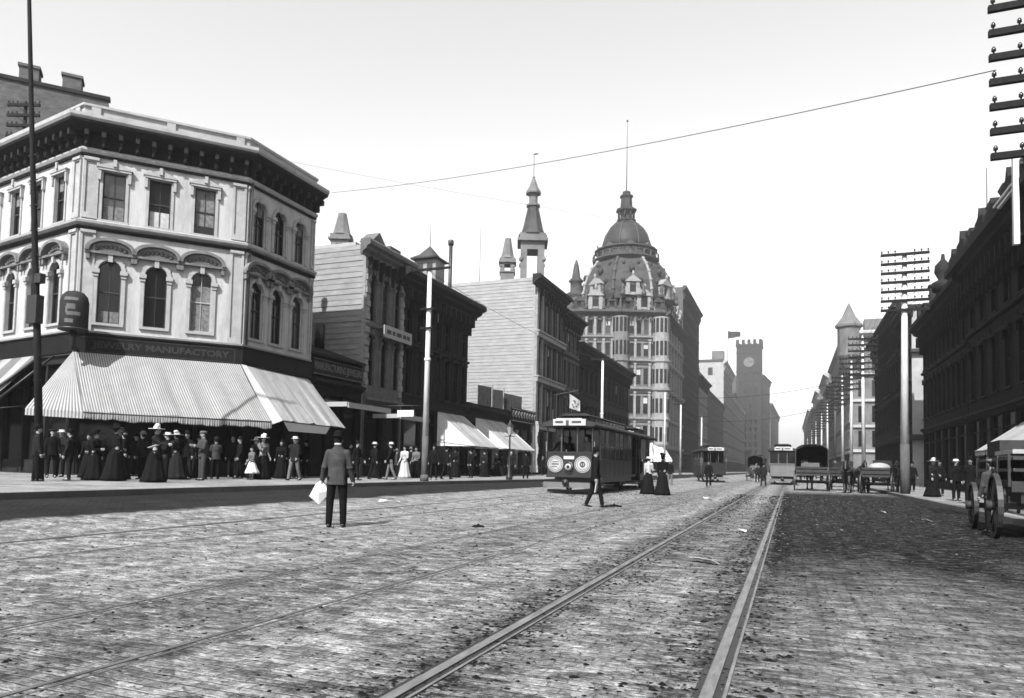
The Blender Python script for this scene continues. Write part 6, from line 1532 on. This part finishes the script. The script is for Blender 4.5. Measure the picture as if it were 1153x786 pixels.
# the foreground man, back to the camera, jacket mid grey, white bag in his left hand
fz = 204
ft, J, hc = person(-7.73, 11.0, 1.70, fz, 'man', 'front', 'bowler', 'grey', 'black', 'man in a grey jacket seen from behind in mid-street holding a white bag', 'black', 'people standing in the street', True)
Mf = Matrix.Translation(ft.location) @ Matrix.Rotation(R(fz), 4, 'Z') @ Matrix.Scale(1.70 / 1.78, 4)
wl = Mf @ (J['wr1'] + J['fd1'] * .09); wr_ = Mf @ (J['wr0'] + J['fd0'] * .09)
hb = wl if wl.x < wr_.x else wr_
q = MB(); rt_ = Vector((math.cos(R(21)), math.sin(R(21)), 0))
def bagp(u, z, d=0.0): return (hb.x + rt_.x * u + .35 * d * -math.sin(R(21)), hb.y + rt_.y * u + d, hb.z + z)
fr_ = [(.02, .02), (.14, -.15), (.13, -.21), (-.05, -.40), (-.22, -.25), (-.10, -.02), (-.03, .04)]
n_ = len(fr_); vs = [bagp(u, z, -.015 - .02 * math.sin(k * 1.7)) for k, (u, z) in enumerate(fr_)] + [bagp(u, z, .02 + .02 * math.cos(k)) for k, (u, z) in enumerate(fr_)] + [bagp(-.02, -.18, -.07), bagp(-.02, -.18, .08)]
fs = [(k, (k + 1) % n_, n_ + (k + 1) % n_, n_ + k) for k in range(n_)] + [(2 * n_, k, (k + 1) % n_) for k in range(n_)] + [(2 * n_ + 1, n_ + (k + 1) % n_, n_ + k) for k in range(n_)]
q.add(vs, fs); o = single('paper_bag', q, M['white'], 'white paper bag hanging from the hand of the man in the grey jacket', 'bag', base=tuple(hb))
# pale collar showing
q = MB(); q.tube([(-.06, .045, 0), (-.03, .07, .006), (.03, .07, .006), (.06, .045, 0)], .014, 6); c_ = link('collar', q.mesh('collar', [M['white']]), ft, tuple(J['nk'] + V((0, 0, .045))))
# man in black in front of the tram
pt, J, hc = person(-5.46, 20.9, 1.76, 120, 'man', 'walk', 'bowler', 'black', 'black', 'man in a black suit walking in front of the tram with papers in his hand', 'black', 'people standing in the street', True)
q = MB(); Mp = Matrix.Translation(pt.location) @ Matrix.Rotation(R(120), 4, 'Z') @ Matrix.Scale(1.76 / 1.78, 4)
for k in (0, 1):
    w = Mp @ (J['wr%d' % k] + J['fd%d' % k] * .1); s_ = -1 if k else 1
    q = MB(); q.add([(0, 0, .05), (.05, .08, .03), (.03, .16, -.30), (-.05, .02, -.33), (.02, 0, .05), (.07, .08, .03), (.05, .16, -.30), (-.03, .02, -.33)], [(0, 1, 2, 3), (4, 5, 6, 7), (0, 1, 5, 4), (1, 2, 6, 5), (2, 3, 7, 6), (3, 0, 4, 7)])
    held('newspaper', q, M['paper'], ('white newspaper in the left hand', 'white newspaper in the right hand')[1 - k] + ' of the man walking in front of the tram', 'newspaper', tuple(w), R(20 + 30 * k))
# tram driver on the front platform
person(-9.55, 30.5, 1.72, 0, 'man', 'hip', 'cap', 'black', 'black', 'tram driver in a dark cap standing on the front platform of the cable tram', 'black', 'people riding', z=road_z(-9, 31) + .85)
person(-8.5, 30.9, 1.74, -30, 'man', 'stand', 'bowler', 'mid', 'black', 'passenger in a pale jacket standing on the front platform beside the tram driver', 'black', 'people riding', z=road_z(-9, 31) + .85)
# two women walking
person(-6.1, 33.0, 1.70, 150, 'woman', 'ladywalk', 'boater', 'light', 'black', 'woman in a white blouse and dark skirt walking in the street beyond the tram', 'straw', 'people standing in the street')
wt, J, hc = person(-5.35, 32.4, 1.78, 160, 'woman', 'ladywalk', 'wide', 'black', 'black', 'woman all in black walking beside the woman in the white blouse', 'black', 'people standing in the street')
for (x, y, h, rz, kind, pose, hat, top, bot, lab, c) in [
 (-5.1, 49.5, 1.78, 10, 'man', 'walk', 'bowler', 'black', 'black', 'man in black standing in the street in front of the open tram', 'black'),
 (-1.9, 58, 1.75, 170, 'man', 'walk', 'bowler', 'dark', 'dark', 'man walking away just left of the pale-fronted tram', 'black'),
 (-8.14, 52.5, 1.78, 0, 'man', 'stand', 'boater', 'black', 'mid', 'man with pale trousers beyond the two women', 'straw'),
 (-10.4, 51.0, 1.78, -90, 'woman', 'lady', 'wide', 'black', 'black', 'woman in black crossing behind the trailer car', 'black'),
 (-12.6, 55.0, 1.75, 70, 'man', 'walk', 'bowler', 'black', 'black', 'man in black crossing near the left kerb beyond the trailer car', 'black'),
 (-3.0, 74.0, 1.75, 0, 'man', 'stand', 'bowler', 'dark', 'black', 'small distant man between the open tram and the pale-fronted tram', 'black')]:
    person(x, y, h, rz, kind, pose, hat, top, bot, lab, c, 'people in the street beyond the tram')
for (x, y, h, rz, kind, pose, hat, top, bot, lab, c) in [
 (6.3, 33.6, 1.66, 20, 'man', 'stand', 'boater', 'black', 'black', 'man in black and a boater on the right pavement, left of a pair', 'straw'),
 (6.25, 30.9, 1.70, -10, 'man', 'walk', 'bowler', 'black', 'black', 'man in black and a bowler on the right pavement, right of a pair', 'black'),
 (6.2, 38.0, 1.70, 40, 'woman', 'lady', 'wide', 'dark', 'black', 'woman with a wide pale hat just right of the tall white pole', 'light'),
 (6.9, 40.5, 1.72, 0, 'man', 'stand', 'bowler', 'black', 'black', 'man in black behind the woman by the tall white pole', 'black'),
 (7.6, 33.0, 1.72, 0, 'man', 'stand', 'bowler', 'black', 'black', 'man in black near the dark shopfront under the right awning', 'black'),
 (6.6, 47.0, 1.72, 0, 'man', 'walk', 'bowler', 'black', 'black', 'man walking beyond the tall white pole on the right pavement', 'black')]:
    person(x, y, h, rz, kind, pose, hat, top, bot, lab, c, 'people on the right pavement')
person(3.95, 17.6, 1.52, 200, 'man', 'stand', 'cap', 'grey', 'black', 'man in a grey jacket and cap standing behind the dray wheels', 'mid', 'people on the right pavement')

# horses
def horse_meshes(pose, mt):
    b = MB()
    b.loft([(0, .82, 1.12, .05, .05), (0, .82, 1.12, .05, .05)], 8) if False else None
    pts = [(0, .78, 1.18), (0, .55, 1.22), (0, .15, 1.17), (0, -.3, 1.18), (0, -.62, 1.26), (0, -.8, 1.32)]; b.tube(pts, [.16, .29, .31, .30, .27, .18], 18)
    b.capsule((0, -.66, 1.32), (0, -1.02, 1.78), .20, .115, 14); b.capsule((0, -1.0, 1.78), (0, -1.16, 1.72), .11, .10, 12); b.capsule((0, -1.12, 1.72), (0, -1.36, 1.40), .098, .062, 12)
    for s in (-1, 1): b.capsule((s * .06, -1.0, 1.86), (s * .075, -1.01, 1.98), .03, .012, 6)
    st = (.0, .16) if pose else (0, 0)
    for s, d in ((-1, st[0]), (1, -st[1])):
        b.capsule((s * .13, -.55, 1.08), (s * .14, -.56 + d, .62), .12, .065, 10); b.capsule((s * .14, -.56 + d, .62), (s * .14, -.55 + d * .7, .2), .055, .04, 8); b.capsule((s * .14, -.55 + d * .7, .2), (s * .14, -.6 + d * .7, .05), .045, .06, 8)
    for s, d in ((-1, st[1]), (1, -st[0])):
        b.capsule((s * .14, .58, 1.12), (s * .15, .42 + d, .78), .17, .095, 10); b.capsule((s * .15, .42 + d, .78), (s * .15, .68 + d, .52), .085, .05, 8); b.capsule((s * .15, .68 + d, .52), (s * .15, .64 + d, .18), .045, .038, 8); b.capsule((s * .15, .64 + d, .18), (s * .15, .59 + d, .05), .044, .06, 8)
    return remesh(b, 'horse_body', .03, M[mt], 3)
_hm = {}
def horse(x, y, rz, mt, label, pose=1):
    k = (pose, mt)
    if k not in _hm: _hm[k] = horse_meshes(pose, mt)
    t = thing('horse', label, 'horse', (x, y, gz(x, y)), R(rz), 'harnessed horses'); link('horse_body', _hm[k], t)
    q = MB(); q.tube([(0, .84, 1.28), (0, .95, 1.1), (0, .97, .6)], [.05, .07, .03], 8); lpart('tail', q, M['hair'], t)
    q = MB(); q.tube([(0, -.6, 1.55), (0, -.86, 1.86), (0, -.98, 1.93)], [.05, .05, .03], 6, flat=.5); lpart('mane', q, M['hair'], t)
    q = MB(); q.ring((0, -.68, 1.36), (0, -.62, .6), .30, .06, .08, 20); q.ring((0, -.2, 1.18), (0, 1, 0), .325, .02, .06, 20); q.tube([(.3, -.62, 1.25), (.33, .7, 1.1)], .02, 5); q.tube([(-.3, -.62, 1.25), (-.33, .7, 1.1)], .02, 5); lpart('harness', q, M['leather'], t)
    return t
horse(1.25, 52.8, 180, 'horse_dark', 'dark horse drawing the covered wagon in the middle of the street')
horse(3.9, 56.0, 175, 'horse_dark', 'dark horse in front of the low open wagon')
horse(6.0, 50.0, 160, 'horse_dark', 'dark horse drawing the open wagon with a pale load')
horse(-3.4, 79.2, 10, 'horse_pale', 'pale horse coming toward the camera left of the pale-fronted tram')
horse(3.1, 45.6, -8, 'horse_dark', 'dark horse facing the camera between the covered wagon and the open wagon'); horse(3.9, 47.8, 12, 'horse_dark', 'dark horse facing the camera just left of the pale-loaded wagon', 0)
horse(5.9, 24.8, 178, 'horse_dark', 'dark horse standing ahead of the dray under the right awning')
# droppings and scraps on the setts
rd = random.Random(5)
for x, y, s, lab in ((-5.0, 21.5, .16, 'dark heap of dung on the setts right of the walking man'), (-5.6, 12.6, .10, 'small flattened dark heap of dung out in the left part of the street')):
    q = MB()
    for k in range(26):
        r_ = s * rd.random() ** .5; a_ = rd.random() * 6.3; e = s * rd.uniform(.12, .32); q.ell((x + r_ * 1.3 * math.cos(a_), y + r_ * math.sin(a_), road_z(x, y) + (s - r_) * .55 * rd.random() + e * .4), (e, e * rd.uniform(.7, 1.2), e * .75), 6, 5)
    single('dropping', q, M['dung'], lab, 'dung', 'heaps of dung on the setts')
for i, (x, y) in enumerate(((-1.1, 9.5), (-.95, 9.4), (-.85, 14.5), (2.6, 24), (3.2, 20.5), (-10.8, 17.6), (-10.5, 17.9), (-3.2, 30))):
    q = MB(); a = random.uniform(0, 3); c, s = math.cos(a), math.sin(a); z = road_z(x, y) + .015; L_, W_ = .11, .07
    vs = [(x + c * u - s * v, y + s * u + c * v, z + .02 * k_) for k_, (u, v) in enumerate(((-L_, -W_), (L_, -W_), (L_, W_), (-L_, W_)))]
    q.add(vs + [(a_, b_, c2 + .006) for a_, b_, c2 in vs], [(0, 1, 2, 3), (4, 5, 6, 7), (0, 1, 5, 4), (1, 2, 6, 5), (2, 3, 7, 6), (3, 0, 4, 7)])
    single('paper_scrap', q, M['paper'], ('scrap of pale paper lying between the near rails, nearest the camera', 'scrap of pale paper close beside the nearest scrap', 'scrap of pale paper midway along the near track', 'scrap of pale paper on the dirty patch, farther one', 'scrap of pale paper on the dirty patch near the right kerb', 'scrap of pale paper at the edge of the dark side strip', 'second scrap at the edge of the dark side strip', 'scrap of pale paper out beyond the walking man')[i], 'paper scrap', 'paper scraps on the street')
# ------------------------------------------------------------------ light, air, camera
W = bpy.data.worlds.new('World'); SC.world = W; W.use_nodes = True; nt = W.node_tree; nt.nodes.clear()
SUN_EL, SUN_AZ = R(46), (-.035, -1.0)     # where the sun stands, seen from the scene (x, y)
sky = nt.nodes.new('ShaderNodeTexSky'); sky.sky_type = 'NISHITA'; sky.sun_disc = False; sky.sun_elevation = SUN_EL
sky.sun_rotation = math.atan2(SUN_AZ[0], SUN_AZ[1]); sky.air_density = 3.0; sky.dust_density = 1.0; sky.ozone_density = 1.0
bw = nt.nodes.new('ShaderNodeRGBToBW'); bg = nt.nodes.new('ShaderNodeBackground'); bg.inputs[1].default_value = .10; wo = nt.nodes.new('ShaderNodeOutputWorld')
nt.links.new(sky.outputs[0], bw.inputs[0]); nt.links.new(bw.outputs[0], bg.inputs[0]); nt.links.new(bg.outputs[0], wo.inputs[0])
sl = bpy.data.lights.new('sun', 'SUN'); sl.energy = 4.6; sl.angle = R(.6); sl.color = (1, 1, 1)
so = bpy.data.objects.new('sun', sl); COL.objects.link(so)
d = -Vector((SUN_AZ[0] * math.cos(SUN_EL), SUN_AZ[1] * math.cos(SUN_EL), math.sin(SUN_EL))).normalized()
so.rotation_euler = d.to_track_quat('-Z', 'Y').to_euler(); so.location = (0, 0, 60)
# haze
hz = bpy.data.materials.new('haze_air'); nt = nodes(hz); o = nt.nodes.new('ShaderNodeOutputMaterial'); pv = nt.nodes.new('ShaderNodeVolumePrincipled')
pv.inputs['Color'].default_value = (.97, .97, .97, 1); pv.inputs['Density'].default_value = HAZE = .0006; pv.inputs['Anisotropy'].default_value = .8
nt.links.new(pv.outputs[0], o.inputs['Volume'])
mb = MB(); mb.box(-1650, 1650, -520, 1650, -1.6, 92)
h = link('haze', mb.mesh('haze', [hz])); h['kind'] = 'stuff'

cam = bpy.data.cameras.new('camera'); co = bpy.data.objects.new('camera', cam); COL.objects.link(co); SC.camera = co
TH, PI_, RO = R(21.4), R(3.0), R(1.2)
fw = Vector((-math.sin(TH) * math.cos(PI_), math.cos(TH) * math.cos(PI_), math.sin(PI_))); rt0 = Vector((math.cos(TH), math.sin(TH), 0)); up0 = rt0.cross(fw)
rt = rt0 * math.cos(RO) + up0 * math.sin(RO); up = rt.cross(fw)
co.matrix_world = Matrix(((rt.x, up.x, -fw.x, 0), (rt.y, up.y, -fw.y, 0), (rt.z, up.z, -fw.z, 1.2), (0, 0, 0, 1)))
cam.sensor_width = 36; cam.lens = 800 / 1153 * 36; cam.shift_y = (482.07 - 393) / 1153; cam.clip_end = 6000; cam.clip_start = .1
vs_ = SC.view_settings; vs_.view_transform = 'Standard'; vs_.look = 'None'; vs_.gamma = 1; vs_.exposure = 1.3; vs_.use_curve_mapping = False
SC.render.engine = 'CYCLES'; SC.cycles.max_bounces = 5; SC.cycles.diffuse_bounces = 3; SC.cycles.volume_bounces = 1; SC.cycles.use_denoising = True
SC.cycles.filter_width = 1.6
